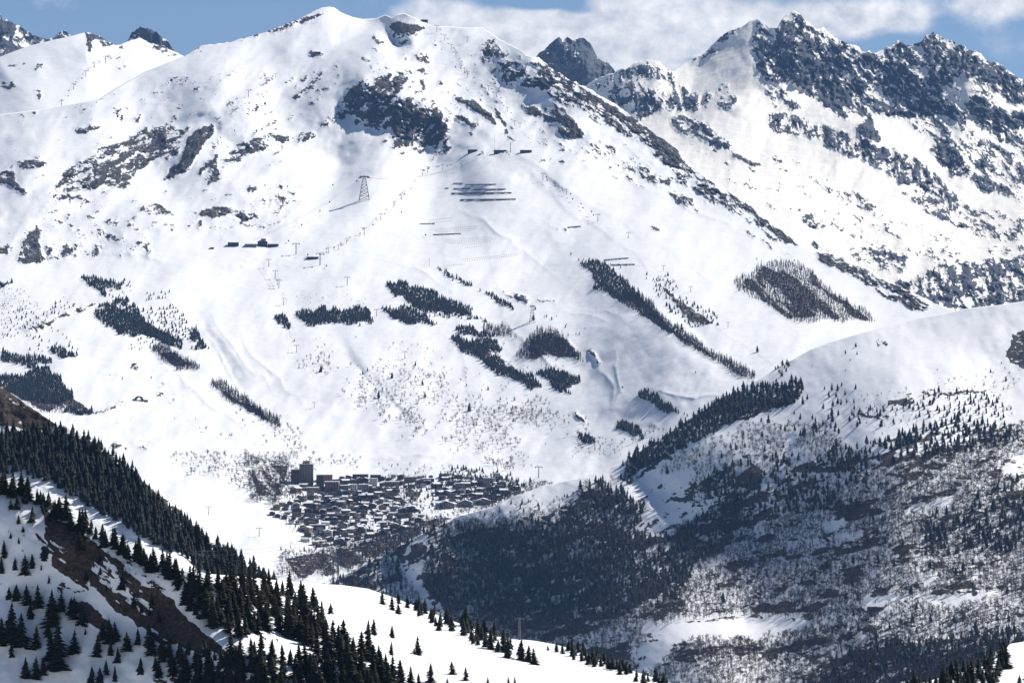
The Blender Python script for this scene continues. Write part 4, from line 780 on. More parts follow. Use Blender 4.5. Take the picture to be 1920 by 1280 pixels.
mbar([(525, 1040), (600, 1034), (660, 1034), (640, 1060), (560, 1092), (520, 1080)], 5, 4.5, 7, 12, .95, clump=.1); mbar([(940, 908), (1030, 905), (960, 945), (880, 962), (900, 930)], 6, 6, 8, 12, .95, clump=0); mbar([(600, 1030), (690, 1012), (760, 985), (850, 965), (770, 1020), (690, 1060), (600, 1085)], 4.2, 3.8, 8, 13, .95, clump=0); mcon([(640, 1030), (760, 988), (820, 975), (760, 1020), (680, 1050)], 9, 7, 9, 14, .7); mbar([(870, 940), (960, 925), (900, 965), (830, 985)], 6, 6, 7, 11, .9, clump=.1)
mbar([(700, 915), (760, 920), (790, 945), (770, 965), (720, 950)], 6, 6, 7, 11, .8, clump=.2)
mcon([(640, 690), (760, 690), (900, 720), (1060, 760), (1080, 800), (900, 770), (720, 740)], 26, 20, 6, 11, .35); mcon([(540, 640), (700, 620), (640, 700), (560, 690)], 24, 18, 6, 10, .3); mcon([(880, 880), (950, 890), (1000, 905), (960, 930), (880, 910)], 7, 6, 8, 12, .8); mcon([(840, 876), (900, 880), (890, 890), (840, 888)], 7, 5, 9, 13, .9); mcon([(1260, 640), (1340, 660), (1400, 720), (1320, 720)], 30, 20, 6, 10, .3); mcon([(900, 720), (1060, 760), (1050, 790), (940, 760)], 20, 14, 8, 12, .5)
mcon([(520, 1030), (600, 1020), (600, 1035), (530, 1040)], 10, 7, 6, 10, .5); mcon([(180, 700), (250, 690), (250, 720), (190, 715)], 16, 12, 5, 8, .4)
for (x, y, h) in ((602, 697, 13), (710, 746, 12), (735, 709, 11), (779, 685, 8), (792, 721, 9), (880, 770, 14), (1000, 600, 10), (1420, 660, 12)): one('c', MAIN, x, y, h * 1.2, MW_)

mbar([(505, 940), (560, 900), (640, 900), (780, 890), (960, 900), (960, 930), (800, 985), (700, 1010), (600, 1028), (545, 1000)], 6.5, 4.6, 5, 10, .8, clump=.35); mcon([(520, 945), (600, 915), (760, 895), (940, 900), (950, 930), (780, 980), (700, 1005), (590, 1022), (560, 1000)], 11, 7, 6, 11, .7)
mcon([(820, 890), (900, 890), (990, 908), (950, 935), (880, 945), (830, 930)], 5.5, 4.5, 7, 12, .8); mbar([(940, 908), (1040, 905), (960, 948), (860, 965), (880, 940)], 4.5, 4, 7, 11, .95, clump=0); mbar([(520, 900), (560, 880), (600, 870), (560, 930), (510, 950)], 5, 5, 9, 14, .8, clump=.2)
# --- the wooded hill
MEADOWS = [[(1205, 1182), (1290, 1168), (1400, 1156), (1515, 1163), (1522, 1184), (1440, 1195), (1420, 1208), (1350, 1197), (1280, 1192)], [(1735, 1133), (1790, 1112), (1870, 1109), (1918, 1130), (1850, 1128), (1770, 1147)], [(1612, 1127), (1670, 1114), (1692, 1136), (1640, 1144)],
           [(1188, 1268), (1225, 1204), (1275, 1194), (1292, 1200), (1245, 1240), (1224, 1270)], [(1870, 884), (1920, 850), (2060, 830), (2060, 930), (1925, 912), (1890, 900)], [(740, 1042), (788, 1008), (800, 1030), (780, 1062), (760, 1080)], [(1540, 985), (1590, 978), (1585, 1003), (1545, 1002)], [(1700, 950), (1790, 938), (1780, 960), (1712, 966)], [(1560, 1010), (1620, 1000), (1615, 1015), (1570, 1022)],
           [(1000, 920), (1165, 872), (1180, 890), (1120, 905), (1010, 945)], [(1210, 905), (1300, 880), (1290, 960), (1250, 1010), (1195, 1000)], [(1730, 1080), (1760, 1083), (1750, 1105), (1725, 1100)]]
def hcon(pts, su, sv, h0, h1, prob=1, **k): grow('c', HILL, pts, su, sv, h0, h1, 'h', prob, avoid=MEADOWS, **k)
def hbar(pts, su, sv, h0, h1, prob=1, **k): grow('b', HILL, pts, su, sv, h0, h1, 'h', prob, avoid=k.pop('avoid', MEADOWS), **k)
hcon([(1170, 860), (1240, 812), (1300, 770), (1370, 742), (1400, 728), (1500, 718), (1512, 738), (1490, 758), (1430, 772), (1350, 802), (1310, 832), (1260, 852), (1205, 880), (1180, 908), (1150, 898)], 7, 5.5, 11, 17)
hcon([(800, 990), (900, 984), (1050, 975), (1110, 900), (1170, 920), (1212, 962), (1200, 992), (1260, 1000), (1380, 940), (1400, 1010), (1300, 1062), (1268, 1128), (1150, 1158), (1000, 1182), (860, 1166), (790, 1098)], 7, 6.5, 10, 17, .8, clump=.55, ragged=14)
hbar([(800, 985), (900, 980), (1050, 960), (1110, 900), (1212, 962), (1260, 1000), (1380, 940), (1420, 1010), (1300, 1082), (1275, 1150), (1150, 1185), (1000, 1205), (860, 1185), (790, 1100)], 5.8, 5.2, 9, 14, .97, clump=.1)
hcon([(560, 1130), (640, 1082), (720, 1040), (780, 1006), (825, 990), (790, 1010), (745, 1062), (762, 1112), (700, 1130), (600, 1130)], 9, 8, 10, 15, .55); hbar([(560, 1130), (640, 1080), (720, 1036), (780, 1004), (840, 980), (790, 1010), (745, 1062), (790, 1130), (700, 1150), (560, 1150)], 7, 6, 8, 13, .95, clump=.1)
hbar([(850, 972), (1000, 918), (1150, 880), (1180, 920), (1110, 950), (1000, 975), (900, 985)], 8, 7, 6, 10, .7, clump=.6); hcon([(860, 975), (1000, 930), (1100, 905), (1110, 930), (1000, 970), (900, 985)], 16, 12, 8, 12, .6)
hcon([(1500, 800), (1560, 760), (1600, 750), (1620, 790), (1560, 830)], 14, 12, 9, 14, .5); hcon([(1600, 770), (1700, 738), (1850, 733), (1905, 760), (1880, 790), (1760, 782), (1650, 802)], 11, 7, 6, 11, .75, clump=.4)
hcon([(1500, 730), (1620, 720), (1640, 790), (1520, 830), (1430, 810), (1400, 780)], 26, 20, 9, 15, .7); hcon([(1545, 720), (1590, 708), (1600, 760), (1550, 770)], 13, 11, 9, 14, .7); hcon([(1480, 700), (1620, 640), (1640, 690), (1500, 712)], 26, 16, 4, 8, .55); hcon([(1840, 660), (1880, 640), (1890, 740), (1830, 720)], 22, 16, 4, 8, .5); hcon([(1450, 690), (1490, 676), (1470, 705), (1445, 704)], 8, 6, 8, 12, .8)
hcon([(1540, 842), (1640, 832), (1780, 782), (1900, 802), (1920, 832), (1780, 852), (1640, 882), (1560, 882)], 8, 7, 10, 16, .8, clump=.4); hcon([(1310, 905), (1380, 865), (1500, 850), (1640, 870), (1610, 962), (1480, 962), (1380, 1005)], 9, 8, 11, 17, .75, clump=.6)
hcon([(1730, 972), (1900, 905), (2040, 900), (2040, 1012), (1850, 1042), (1720, 1052)], 9, 9, 10, 16, .65, clump=.6); hcon([(1420, 1000), (1700, 960), (1920, 1000), (1920, 1130), (1500, 1160), (1300, 1150)], 30, 24, 11, 16, .55, clump=.5); hcon([(1640, 1202), (1760, 1205), (1900, 1180), (2040, 1190), (1880, 1230), (1740, 1290), (1480, 1300), (1560, 1242)], 9, 7, 9, 14, .9, clump=.2); hcon([(1550, 1150), (1920, 1150), (1920, 1200), (1560, 1210)], 26, 18, 9, 13, .6)
hcon([(1230, 900), (1300, 850), (1400, 810), (1400, 850), (1300, 900), (1240, 960)], 17, 14, 9, 14, .6, clump=.5); hcon([(1860, 880), (2040, 840), (2040, 1000), (1870, 1000)], 20, 18, 9, 14, .5); hcon([(1420, 800), (1540, 800), (1540, 850), (1420, 850)], 18, 15, 10, 15, .55, clump=.6)
hbar([(1240, 870), (1400, 800), (1540, 800), (1640, 880), (1500, 960), (1420, 1000), (1330, 960), (1240, 940)], 6.5, 6, 8, 13, .85, clump=.4); hbar([(1440, 990), (1640, 880), (1920, 800), (2050, 800), (2050, 1120), (1700, 1120), (1520, 1160), (1330, 1160), (1190, 1180), (1260, 1120)], 6, 5.5, 9, 14, .97, clump=.15)
hbar([(1520, 1150), (2050, 1110), (2050, 1230), (1750, 1290), (1210, 1300), (1240, 1215), (1420, 1200)], 6.2, 5.5, 9, 14, .95, clump=.3); hbar([(1000, 1165), (1200, 1175), (1210, 1200), (1190, 1240), (1230, 1290), (1020, 1290), (900, 1190)], 6, 5, 8, 13, .97, clump=.1); hbar([(1240, 1200), (1350, 1198), (1430, 1210), (1420, 1240), (1240, 1240)], 7, 6, 8, 12, .95, clump=.1); hbar([(1460, 1190), (1540, 1180), (1560, 1215), (1440, 1225)], 7, 6, 9, 13, .9, clump=.1)
hbar([(1600, 740), (1900, 720), (1900, 800), (1640, 850)], 10, 9, 4, 8, .55, clump=.6); hbar([(1720, 700), (1920, 690), (1920, 740), (1760, 735)], 16, 10, 4, 7, .5)

# --- the forested spur and the near slopes
grow('c', SPUR, [(-130, 790), (0, 815), (60, 812), (105, 806), (150, 818), (205, 854), (255, 892), (300, 944), (345, 978), (400, 1032), (490, 1078), (520, 1112), (470, 1118), (390, 1076), (330, 1044), (250, 1000), (180, 958), (100, 912), (40, 890), (0, 892), (-130, 850)], 9, 6.5, 6, 9.2, 's', .97, ragged=5)
grow('c', SPUR, [(345, 1000), (420, 1030), (505, 1085), (530, 1120), (430, 1090)], 12, 9, 8, 12, 's', .8)
grow('r', SPUR, [(-100, 690), (0, 728), (105, 796), (40, 815), (-100, 800)], 13, 9, .8, 2.0, 's', .8); grow('r', SPUR, [(225, 865), (345, 962), (400, 1015), (380, 1015), (320, 960)], 10, 8, .8, 2, 's', .8); grow('c', SPUR, [(30, 800), (100, 800), (120, 815), (20, 820)], 14, 8, 3, 6, 's', .6)
grow('c', NEAR, [(-110, 865), (0, 905), (70, 937), (140, 979), (200, 1011), (260, 1043), (330, 1068), (345, 1098), (290, 1075), (220, 1042), (150, 1004), (80, 962), (0, 925), (-110, 890)], 13, 9, 4.6, 7.2, 'nr', .95)
grow('c', NEAR, [(320, 1068), (345, 1100), (400, 1095), (470, 1102), (540, 1112), (600, 1150), (640, 1192), (665, 1230), (600, 1218), (520, 1192), (440, 1192), (385, 1172), (345, 1140), (310, 1085)], 17, 12, 6, 9.3, 'nd', .93)
grow('c', NEAR, [(235, 1190), (262, 1195), (330, 1220), (420, 1232), (480, 1228), (560, 1235), (640, 1232), (690, 1250), (745, 1285), (745, 1310), (330, 1310), (285, 1260)], 20, 14, 5.2, 8.6, 'nl', .88)
grow('c', NEAR, [(735, 1120), (780, 1138), (830, 1161), (870, 1176), (940, 1198), (965, 1222), (930, 1228), (880, 1208), (830, 1188), (785, 1162)], 12, 9, 4.8, 6.6, 'nb', .85)
grow('c', NEAR, [(1065, 1217), (1120, 1237), (1180, 1258), (1240, 1279), (1260, 1296), (1200, 1280), (1120, 1252), (1070, 1234)], 10, 7, 3.8, 5.2, 'ne', .95)
grow('r', NEAR, [(80, 955), (178, 1018), (234, 1058), (294, 1102), (334, 1146), (398, 1198), (420, 1222), (345, 1213), (250, 1166), (160, 1092), (98, 1050)], 13, 9, .5, 1.5, 'nw', .55); grow('c', NEAR, [(100, 1000), (200, 1060), (260, 1110), (330, 1180), (250, 1150), (160, 1090)], 26, 18, 2.5, 6, 'nw', .6)
grow('r', NEAR, [(0, 960), (120, 1060), (240, 1160), (300, 1230), (100, 1200), (0, 1100)], 22, 16, .3, 1.0, 'nw', .4)
grow('c', KNOLL, [(1720, 1288), (1790, 1266), (1850, 1250), (1884, 1230), (1893, 1250), (1862, 1285), (1790, 1305), (1700, 1310)], 12, 9, 4.5, 7.5, 'k', .95); grow('c', KNOLL, [(1890, 1300), (1915, 1265), (1990, 1258), (1990, 1310)], 16, 12, 5, 7, 'k', .9); grow('b', KNOLL, [(1700, 1290), (1880, 1250), (1850, 1300)], 22, 14, 4, 6, 'k', .6)
for (x, y, h) in ((62, 310, 70), (100, 310, 90), (182, 385, 105), (105, 390, 60), (22, 580, 110), (85, 650, 80), (140, 675, 125), (180, 640, 90), (8, 670, 100), (232, 648, 30), (275, 722, 50), (50, 818, 80), (93, 825, 105), (150, 840, 120), (212, 862, 140), (170, 925, 100), (288, 890, 140), (345, 880, 115), (420, 920, 130), (458, 955, 130), (400, 900, 110),
                  (60, 1050, 230), (115, 1080, 200), (200, 1092, 140), (8, 1065, 160), (65, 1142, 100), (292, 965, 200), (268, 1030, 105), (330, 1200, 270), (290, 1150, 180), (415, 1117, 140), (545, 1132, 130), (620, 1132, 100), (662, 1172, 100), (145, 1252, 125), (200, 1258, 135), (246, 1238, 110), (515, 1285, 105), (562, 1282, 95), (598, 1238, 95), (645, 1278, 100), (790, 1238, 105), (612, 1060, 150), (580, 1040, 110), (650, 1050, 120), (715, 1102, 115), (480, 1012, 40), (245, 600, 95), (130, 435, 40), (60, 470, 40), (105, 500, 40)):
    one('c', NEAR, x / 3, 853 + y / 3, h / 3, 'nw')
for (x, y, h) in ((1860, 895, 70), (1642, 790, 80), (1850, 1272, 170), (1745, 1290, 140), (1790, 1005, 160), (1780, 1100, 120), (1845, 1142, 200), (1900, 1142, 195), (1720, 1068, 140), (1640, 1030, 200)): one('c', NEAR, x / 3, 853 + y / 3, h / 3, 'nd')
SOLO = []
for (x, y, h, lab) in ((230, 837, 80, 'spruce at the upper edge of the sunlit snow shoulder, leftmost of the ridge group'), (285, 870, 90, 'spruce just right of and below the leftmost ridge tree on the snow shoulder'), (320, 892, 72, 'low spruce leaning against its taller neighbour near the shoulder crest'), (322, 832, 70, 'spruce standing right on the crest of the snow shoulder'), (372, 858, 82, 'narrow spruce on the shoulder crest, before the long ridge row'),
                       (182, 1010, 100, 'tall spruce beside the shaded grove, right tree of a close pair'), (150, 1012, 92, 'spruce at left of a close pair above the shaded grove'), (285, 1026, 76, 'round lone spruce on bright snow with its shadow to the left'), (280, 1122, 80, 'thin pale young spruce between the grove and a bigger lone tree'), (427, 1121, 110, 'biggest lone spruce in the middle of the sunlit snow shoulder'), (500, 1277, 115, 'spruce at the right end of the dark grove by the bottom edge'),
                       (625, 1232, 80, 'lone spruce low on the sunlit snow, left one of two'), (700, 1266, 80, 'lone spruce low on the sunlit snow, right one of two'), (825, 1284, 42, 'spruce top cut by the bottom edge of the photo, on bright snow'), (595, 1288, 40, 'small spruce tip at the bottom edge below the two lone trees'), (940, 1284, 42, 'left of twin spruce tips at the bottom edge'), (975, 1286, 48, 'right of twin spruce tips at the bottom edge'),
                       (1162, 1096, 30, 'smallest spruce on the snow, left of the forest edge row'), (1210, 1106, 65, 'left of two spruces just before the long forest edge row'), (1245, 1116, 65, 'right of two spruces just before the long forest edge row'), (840, 1092, 125, 'spruce at the foot of the ridge row, left of the steel mast'), (935, 1140, 135, 'broad spruce in front of the steel mast'), (1010, 1152, 125, 'spruce right of the steel mast, upper of the last three'), (1052, 1162, 100, 'middle spruce of the three right of the steel mast'), (1085, 1176, 100, 'lowest spruce at the end of the ridge row right of the mast')):
    P = NEAR.at([640 + x / 3], [853 + y / 3])[0]; SOLO.append((P, h / 3 * P[1] / F, lab))
for (x, y, h) in ((60, 1142, 110), (110, 1145, 160), (150, 1155, 200), (30, 1265, 240), (75, 1240, 180), (215, 1210, 150), (185, 1240, 190), (250, 1270, 160), (330, 1290, 150), (390, 1290, 110), (435, 1290, 70), (120, 1290, 140), (290, 1300, 180), (0, 1180, 150)): one('c', NEAR, 640 + x / 3, 853 + y / 3, h / 3, 'nd')

def build_trees():
    crowns, trunks = [], []
    rn = random.Random(11)
    for k in range(8):
        V, Fc = near_conifer(rn, [.22, .27, .30, .33, .36, .25, .31, .28][k], [18, 17, 16, 15, 14, 20, 17, 19][k])
        crowns.append(raw_mesh('crown', V, Fc, M_NCON, False))
    V, Fc = [], []; prism(V, Fc, (0, 0, -.06), (0, 0, .8), .018, .004, 6); trunk = raw_mesh('trunk', np.array(V), np.array(Fc), M_BARK, True)
    def conifer(P, h, label, group=None):
        r = link('spruce_tree', None, None, tuple(P)); tag(r, label, 'tree', group)
        r.rotation_euler = (rn.gauss(0, .03), rn.gauss(0, .03), rn.uniform(0, 6.28)); w = rn.uniform(1.0, 1.36) * h; r.scale = (w, w, h)
        link('crown', rn.choice(crowns), r); link('trunk', trunk, r)
    for P, h, lab in SOLO: conifer(P, h, lab)
    con = [t for t in FOREST if t[0] == 'c']; con.sort(key=lambda t: -t[4] / t[6][1])
    inframe = lambda t: -8 < t[2] < 1928 and t[3] - t[4] * F / t[6][1] < 1280
    near = [t for t in con if inframe(t)][:300 - len(SOLO)]; nid = {id(t) for t in near}
    ZL = {'nw': ('dark spruce scattered on the blue shaded snow at the lower left', 'spruces on the shaded snow slope'), 'nr': ('spruce in the narrow tree belt along the crest above the brown scree', 'spruces of the crest belt'), 'nd': ('tall black spruce in the dense grove right of the brown scree', 'spruces of the dense grove'),
          'nl': ('spruce in the mixed belt along the bottom edge under the scree', 'spruces of the bottom belt'), 'nb': ('spruce in the row lining the far edge of the sunlit snow shoulder', 'spruces of the ridge row'), 'ne': ('small spruce in the close row where the snow shoulder runs down right', 'spruces of the descending row'), 'k': ('dark spruce on the little knoll in the bottom right corner', 'spruces on the corner knoll'),
          's': ('spruce packed into the forest covering the dark spur at left', 'spruces of the spur forest'), 'h': ('dark spruce on the wooded hill at right', 'spruces on the wooded hill'), 'm': ('spruce on the ski mountain', 'spruces on the ski mountain')}
    for t in near: conifer(t[6], t[4], *ZL[t[5]])
    # everything too far to count one by one
    for nm, kind, pr, mat, sheets in (('conifer_woods', 'c', P_CON, M_CONF, None), ('larch_woods', 'l', P_LARCH, M_LARCH, None), ('dry_scrub', 'r', P_SHRUB, M_SHRUB, None)):
        L = [t for t in FOREST if t[0] == kind and id(t) not in nid]
        if L: tag(link(nm, scatter_mesh(nm, pr, [t[6] for t in L], [t[4] for t in L], mat)), {'conifer_woods': 'dark conifer woods and plantations spread over the farther slopes', 'larch_woods': 'brown leafless larch woods on the ski mountain', 'dry_scrub': 'dry brown scrub on the rim of the dark spur'}[nm], 'woods', kind='stuff')
    bare = [t for t in FOREST if t[0] == 'b']; bare.sort(key=lambda t: -t[4] / t[6][1])
    ind = [t for t in bare if inframe(t)][:300]; iid = {id(t) for t in ind}
    meshes = [raw_mesh('bare_tree', V, Fc, M_BARE, False) for V, Fc in P_BARE]
    BL = {'h': ('big bare leafless tree on the lower slopes of the wooded hill', 'bare trees on the wooded hill'), 'm': ('bare leafless tree on the snow around the village', 'bare trees around the village'), 'k': ('bare yellowish tree among spruces on the corner knoll', 'bare trees on the knoll')}
    for t in ind:
        o = link('bare_tree', rn.choice(meshes), None, tuple(t[6])); o.rotation_euler = (0, 0, rn.uniform(0, 6.28)); o.scale = (t[4],) * 3; tag(o, BL[t[5]][0], 'tree', BL[t[5]][1])
    L = [t for t in bare if id(t) not in iid]
    tag(link('birch_woods', scatter_mesh('birch_woods', P_BARE, [t[6] for t in L], [t[4] for t in L], M_BARE)), 'grey brown leafless broadleaf woods and scattered birches', 'woods', kind='stuff')
build_trees()
# ------------------------------------------------------------------ built things
M_STEEL = simple_mat('grey_steel', (.12, .12, .125), .6, .2, .5)
M_CABLE = simple_mat('dark_cable', (.03, .03, .032), .6, .1, .5)
M_WOODW = simple_mat('dark_timber', (.085, .056, .038), .85, .4, .4)
M_CREAM = simple_mat('pale_render', (.6, .56, .5), .85, .15, .3)
M_BROWN = simple_mat('brown_cladding', (.25, .19, .135), .85, .2, .3)
M_TERRA = simple_mat('red_brown_render', (.33, .20, .14), .85, .2, .3)
M_GREYW = simple_mat('grey_concrete', (.26, .25, .24), .85, .2, .3)
M_ROOFS = simple_mat('roof_snow', (.82, .83, .86), .7, .06, .5)
M_SLATE = simple_mat('dark_slate', (.04, .04, .045), .7, .3, .5)
M_REDR = simple_mat('rusty_metal_roof', (.32, .17, .13), .6, .15, .3)
M_GLASS = simple_mat('window_glass', (.03, .04, .055), .15, .3, .5)
M_STONE = simple_mat('rubble_stone', (.10, .085, .07), .9, .4, .3)

class MB:
    def __init__(s): s.V, s.F, s.M = [], [], []
    def box(s, x0, x1, y0, y1, z0, z1, m=0):
        o = len(s.V); s.V += [(x, y, z) for z in (z0, z1) for y in (y0, y1) for x in (x0, x1)]
        for q in ((0, 2, 3, 1), (4, 5, 7, 6), (0, 1, 5, 4), (2, 6, 7, 3), (0, 4, 6, 2), (1, 3, 7, 5)): s.F.append([o + i for i in q]); s.M.append(m)
    def bar(s, a, b, ra, rb=None, k=6):
        V, Fc = [], []; prism(V, Fc, a, b, ra, ra if rb is None else rb, k); o = len(s.V); s.V += V; s.F += [[o + i for i in f] for f in Fc]; s.M += [0] * len(Fc)
    def poly(s, pts, m=0):
        o = len(s.V); s.V += list(pts); s.F.append(list(range(o, o + len(pts)))); s.M.append(m)
    def gable(s, x0, x1, y0, y1, z0, zr, over=0.0, th=.4):
        """pitched roof slab, ridge along y, over the box x0..x1"""
        xm = (x0 + x1) / 2; sl = (zr - z0) / (xm - x0); ya, yb = y0 - over, y1 + over
        prof = [(x0 - over, z0 - sl * over), (xm, zr), (x1 + over, z0 - sl * over), (x1 + over, z0 - sl * over + th), (xm, zr + th), (x0 - over, z0 - sl * over + th)]
        a = [(x, ya, z) for x, z in prof]; b = [(x, yb, z) for x, z in prof]; n = len(prof)
        for i in range(n): j = (i + 1) % n; s.poly([a[i], a[j], b[j], b[i]])
        s.poly([a[0], a[5], a[4], a[1]]); s.poly([a[1], a[4], a[3], a[2]]); s.poly([b[0], b[1], b[4], b[5]]); s.poly([b[1], b[2], b[3], b[4]])
    def mesh(s, name, mats):
        me = bpy.data.meshes.new(name); me.from_pydata(s.V, [], s.F)
        for m in (mats if isinstance(mats, (list, tuple)) else [mats]): me.materials.append(m)
        me.polygons.foreach_set('material_index', s.M); me.update(); return me

def thing(name, label, cat, P, rz=0.0, group=None, scale=None):
    o = link(name, None, None, tuple(P)); o.rotation_euler = (0, 0, rz); o.empty_display_size = 1
    if scale is not None: o.scale = (scale,) * 3 if isinstance(scale, (int, float)) else scale
    return tag(o, label, cat, group)

# --- village houses
RV = random.Random(5)
def chalet_meshes(w, d, h, wallm, snowy, pitch=.34):
    b = MB(); b.box(-w / 2, w / 2, -d / 2, d / 2, -2.5, h)
    zr = h + w / 2 * pitch
    b.poly([(-w / 2, -d / 2 + .01, h), (w / 2, -d / 2 + .01, h), (0, -d / 2 + .01, zr)]); b.poly([(-w / 2, d / 2 - .01, h), (0, d / 2 - .01, zr), (w / 2, d / 2 - .01, h)])
    wall = b.mesh('wall', wallm)
    r = MB(); r.gable(-w / 2, w / 2, -d / 2, d / 2, h, zr, .9, .55); roof = r.mesh('roof', M_ROOFS if snowy else M_SLATE)
    bal = MB(); bal.box(-w / 2 + .3, w / 2 - .3, -d / 2 - 1.2, -d / 2 - .08, min(2.9, h * .5), min(2.9, h * .5) + .95); balc = bal.mesh('balcony', M_WOODW)
    return [('wall', wall), ('roof', roof), ('balcony', balc)]
CH = []
for w, d, h in ((11, 13, 5.5), (13, 11, 6.5), (9, 10, 4.5), (15, 14, 7.5), (12, 16, 6.0)):
    for wm, wn in ((M_WOODW, 'dark timber'), (M_BROWN, 'brown clad'), (M_CREAM, 'pale walled')):
        for sn in (True, False): CH.append((chalet_meshes(w, d, h, wm, sn), wn, sn, w))
VILL = [(545, 912), (620, 905), (660, 892), (760, 892), (850, 893), (930, 905), (985, 912), (940, 930), (880, 945), (800, 968), (765, 992), (700, 1008), (640, 1024), (590, 1026), (560, 1014), (572, 1000), (548, 985), (505, 965), (520, 945), (560, 940), (548, 925)]
def house(P, k, rz, label, group, s=1.0):
    parts, wn, sn, w = CH[k]
    t = thing('chalet', label, 'house', P, rz, group, s)
    by = {}
    for nm, me in parts:
        by[nm] = link(nm, me, by['roof'] if nm == 'chimney' else t)
    return t
def zone_of(u, v):
    if v > 995: return 'at the lowest edge of the village'
    if u < 585: return 'on the left fringe of the village'
    if u > 820: return 'among conifers at the right end of the village'
    if v > 955: return 'in the lower half of the village'
    if v > 925: return 'in the crowded middle of the village'
    return 'in the upper rows of the village'
pts = []
tries = 0
while len(pts) < 270 and tries < 14000:
    tries += 1
    u, v = RV.uniform(505, 985), RV.uniform(890, 1027)
    if not in_poly(np.array([u]), np.array([v]), VILL)[0] or (785 < u < 820 and 915 < v < 968) or (690 < u < 790 and 918 < v < 950 and u > 745): continue
    if any(abs(u - a) < 9.5 and abs(v - b) < 3.9 for a, b in pts): continue
    if hidden(MAIN, np.array([u]), np.array([v - 4]))[0]: continue
    pts.append((u, v))
pts.sort(key=lambda p: p[1])
for u, v in pts:
    k = RV.choices(range(len(CH)), [5 if CH[i][1] == 'dark timber' else (3 if CH[i][1] == 'brown clad' else 1.2) for i in range(len(CH))])[0]
    _, wn, sn, w = CH[k]; s = RV.uniform(.68, 1.08)
    z = zone_of(u, v)
    house(MAIN.at([u], [v])[0], k, RV.choice([0, 0, .4, -.5, 1.57, 1.2, -1.1]) + RV.uniform(-.2, .2), f"{wn} chalet with {'snow covered' if sn else 'bare dark'} roof {z}", f"{wn} {'snowy' if sn else 'bare'} roofed chalets {z}", s)

g = MB(); g.box(-.5, .5, -.12, 0, 0, 1); WIN = g.mesh('window', M_GLASS)
def block(u, v, wpx, hpx, dep, wallm, label, rows, cols, roofm=None, rz=0.0, steps=None, name='apartment_block', pitch=False):
    """a building wpx by hpx picture pixels, standing at (u, v)"""
    P = MAIN.at([u], [v])[0]; k = P[1] / F; w, h = wpx * k, hpx * k
    t = thing(name, label, 'building', P, rz)
    b = MB(); b.box(-w / 2, w / 2, 0, dep, -6, h); link('wall', b.mesh('wall', wallm), t)
    r = MB()
    if pitch: r.gable(-w / 2, w / 2, 0, dep, h + .01, h + w * .16, 1.0, .5)
    else: r.box(-w / 2 - .5, w / 2 + .5, -.5, dep + .5, h + .005, h + .9)
    link('roof', r.mesh('roof', roofm or M_ROOFS), t)
    cw, rh = w / cols, h / rows
    for i in range(rows):
        for j in range(cols):
            o = link('window', WIN, t, (-w / 2 + cw * (j + .5), -.004, rh * (i + .3))); o.scale = (cw * .52, 1, rh * .45)
        if wpx > 14:
            q = MB(); q.box(-w / 2 + .2, w / 2 - .2, -1.1, -.13, rh * i + .05, rh * i + rh * .22); link('balcony', q.mesh('balcony', wallm), t)
    for (x0, x1, z0, z1) in steps or ():
        q = MB(); q.box(-w / 2 + w * x0, -w / 2 + w * x1, 1.2, dep * .8, h + .95 if z0 < 0 else z0 * h, h * z1); link('tower_wing' if x1 < 0 or x0 > 1 else 'stair_head', q.mesh('wing', wallm), t)
    return t
block(574, 908, 26, 38, 22, M_BROWN, 'tall stepped brown apartment tower above the village at left', 10, 5, steps=((.25, .75, -1, 1.16),))
block(553, 907, 15, 27, 16, M_WOODW, 'dark stepped wing block just left of the tall brown tower', 7, 3)
block(600, 914, 14, 24, 18, M_WOODW, 'dark block just right of the tall brown tower', 6, 3)
block(610, 905, 26, 15, 18, M_TERRA, 'long reddish block behind the right shoulder of the brown tower', 4, 6)
block(622, 921, 26, 18, 16, M_TERRA, 'reddish terrace block with white balconies in front of the long reddish one', 5, 5)
block(575, 920, 44, 6, 18, M_GREYW, 'low flat snow roofed hall at the foot of the brown tower', 1, 8, name='flat_hall')
block(645, 926, 16, 16, 14, M_BROWN, 'brown block right of the reddish terrace block', 5, 4)
block(663, 925, 12, 17, 12, M_CREAM, 'bright white block in the upper middle of the village', 5, 3)
block(682, 922, 18, 14, 14, M_GREYW, 'grey block right of the bright white block', 4, 4)
block(675, 897, 28, 8, 14, M_WOODW, 'long dark block at the top left of the upper rows', 2, 7)
block(704, 898, 20, 8, 14, M_WOODW, 'shorter dark block beside the long one in the upper rows', 2, 5)
block(700, 911, 14, 14, 12, M_CREAM, 'pale narrow block with a dark side in the upper village', 4, 3)
block(735, 915, 26, 12, 14, M_BROWN, 'broad brown block with snowy ledges in the upper village', 4, 6)
block(770, 904, 24, 10, 14, M_BROWN, 'wide brown block under a snowy roof, upper right rows', 3, 6)
block(803, 906, 22, 9, 14, M_WOODW, 'dark block under bare trees in the upper right rows', 3, 5)
block(862, 919, 18, 13, 14, M_GREYW, 'grey stacked balcony block near the right end of the village', 5, 4)
block(912, 912, 13, 16, 14, M_GREYW, 'grey tower block at the right end of the village', 6, 3)
block(931, 896, 14, 9, 12, M_CREAM, 'cream building with snowy roof at the right upper end', 3, 3)
block(923, 903, 10, 7, 10, M_CREAM, 'small pale building below the cream one at the right end', 2, 3)
block(836, 953, 26, 10, 22, M_GREYW, 'first of three snow roofed halls below the village, leftmost', 2, 6, name='large_hall', pitch=True)
block(872, 950, 26, 9, 22, M_GREYW, 'middle one of three snow roofed halls below the village', 2, 6, name='large_hall', pitch=True)
block(906, 946, 26, 8, 22, M_GREYW, 'rightmost of three snow roofed halls, half behind the hill', 2, 6, name='large_hall', pitch=True)
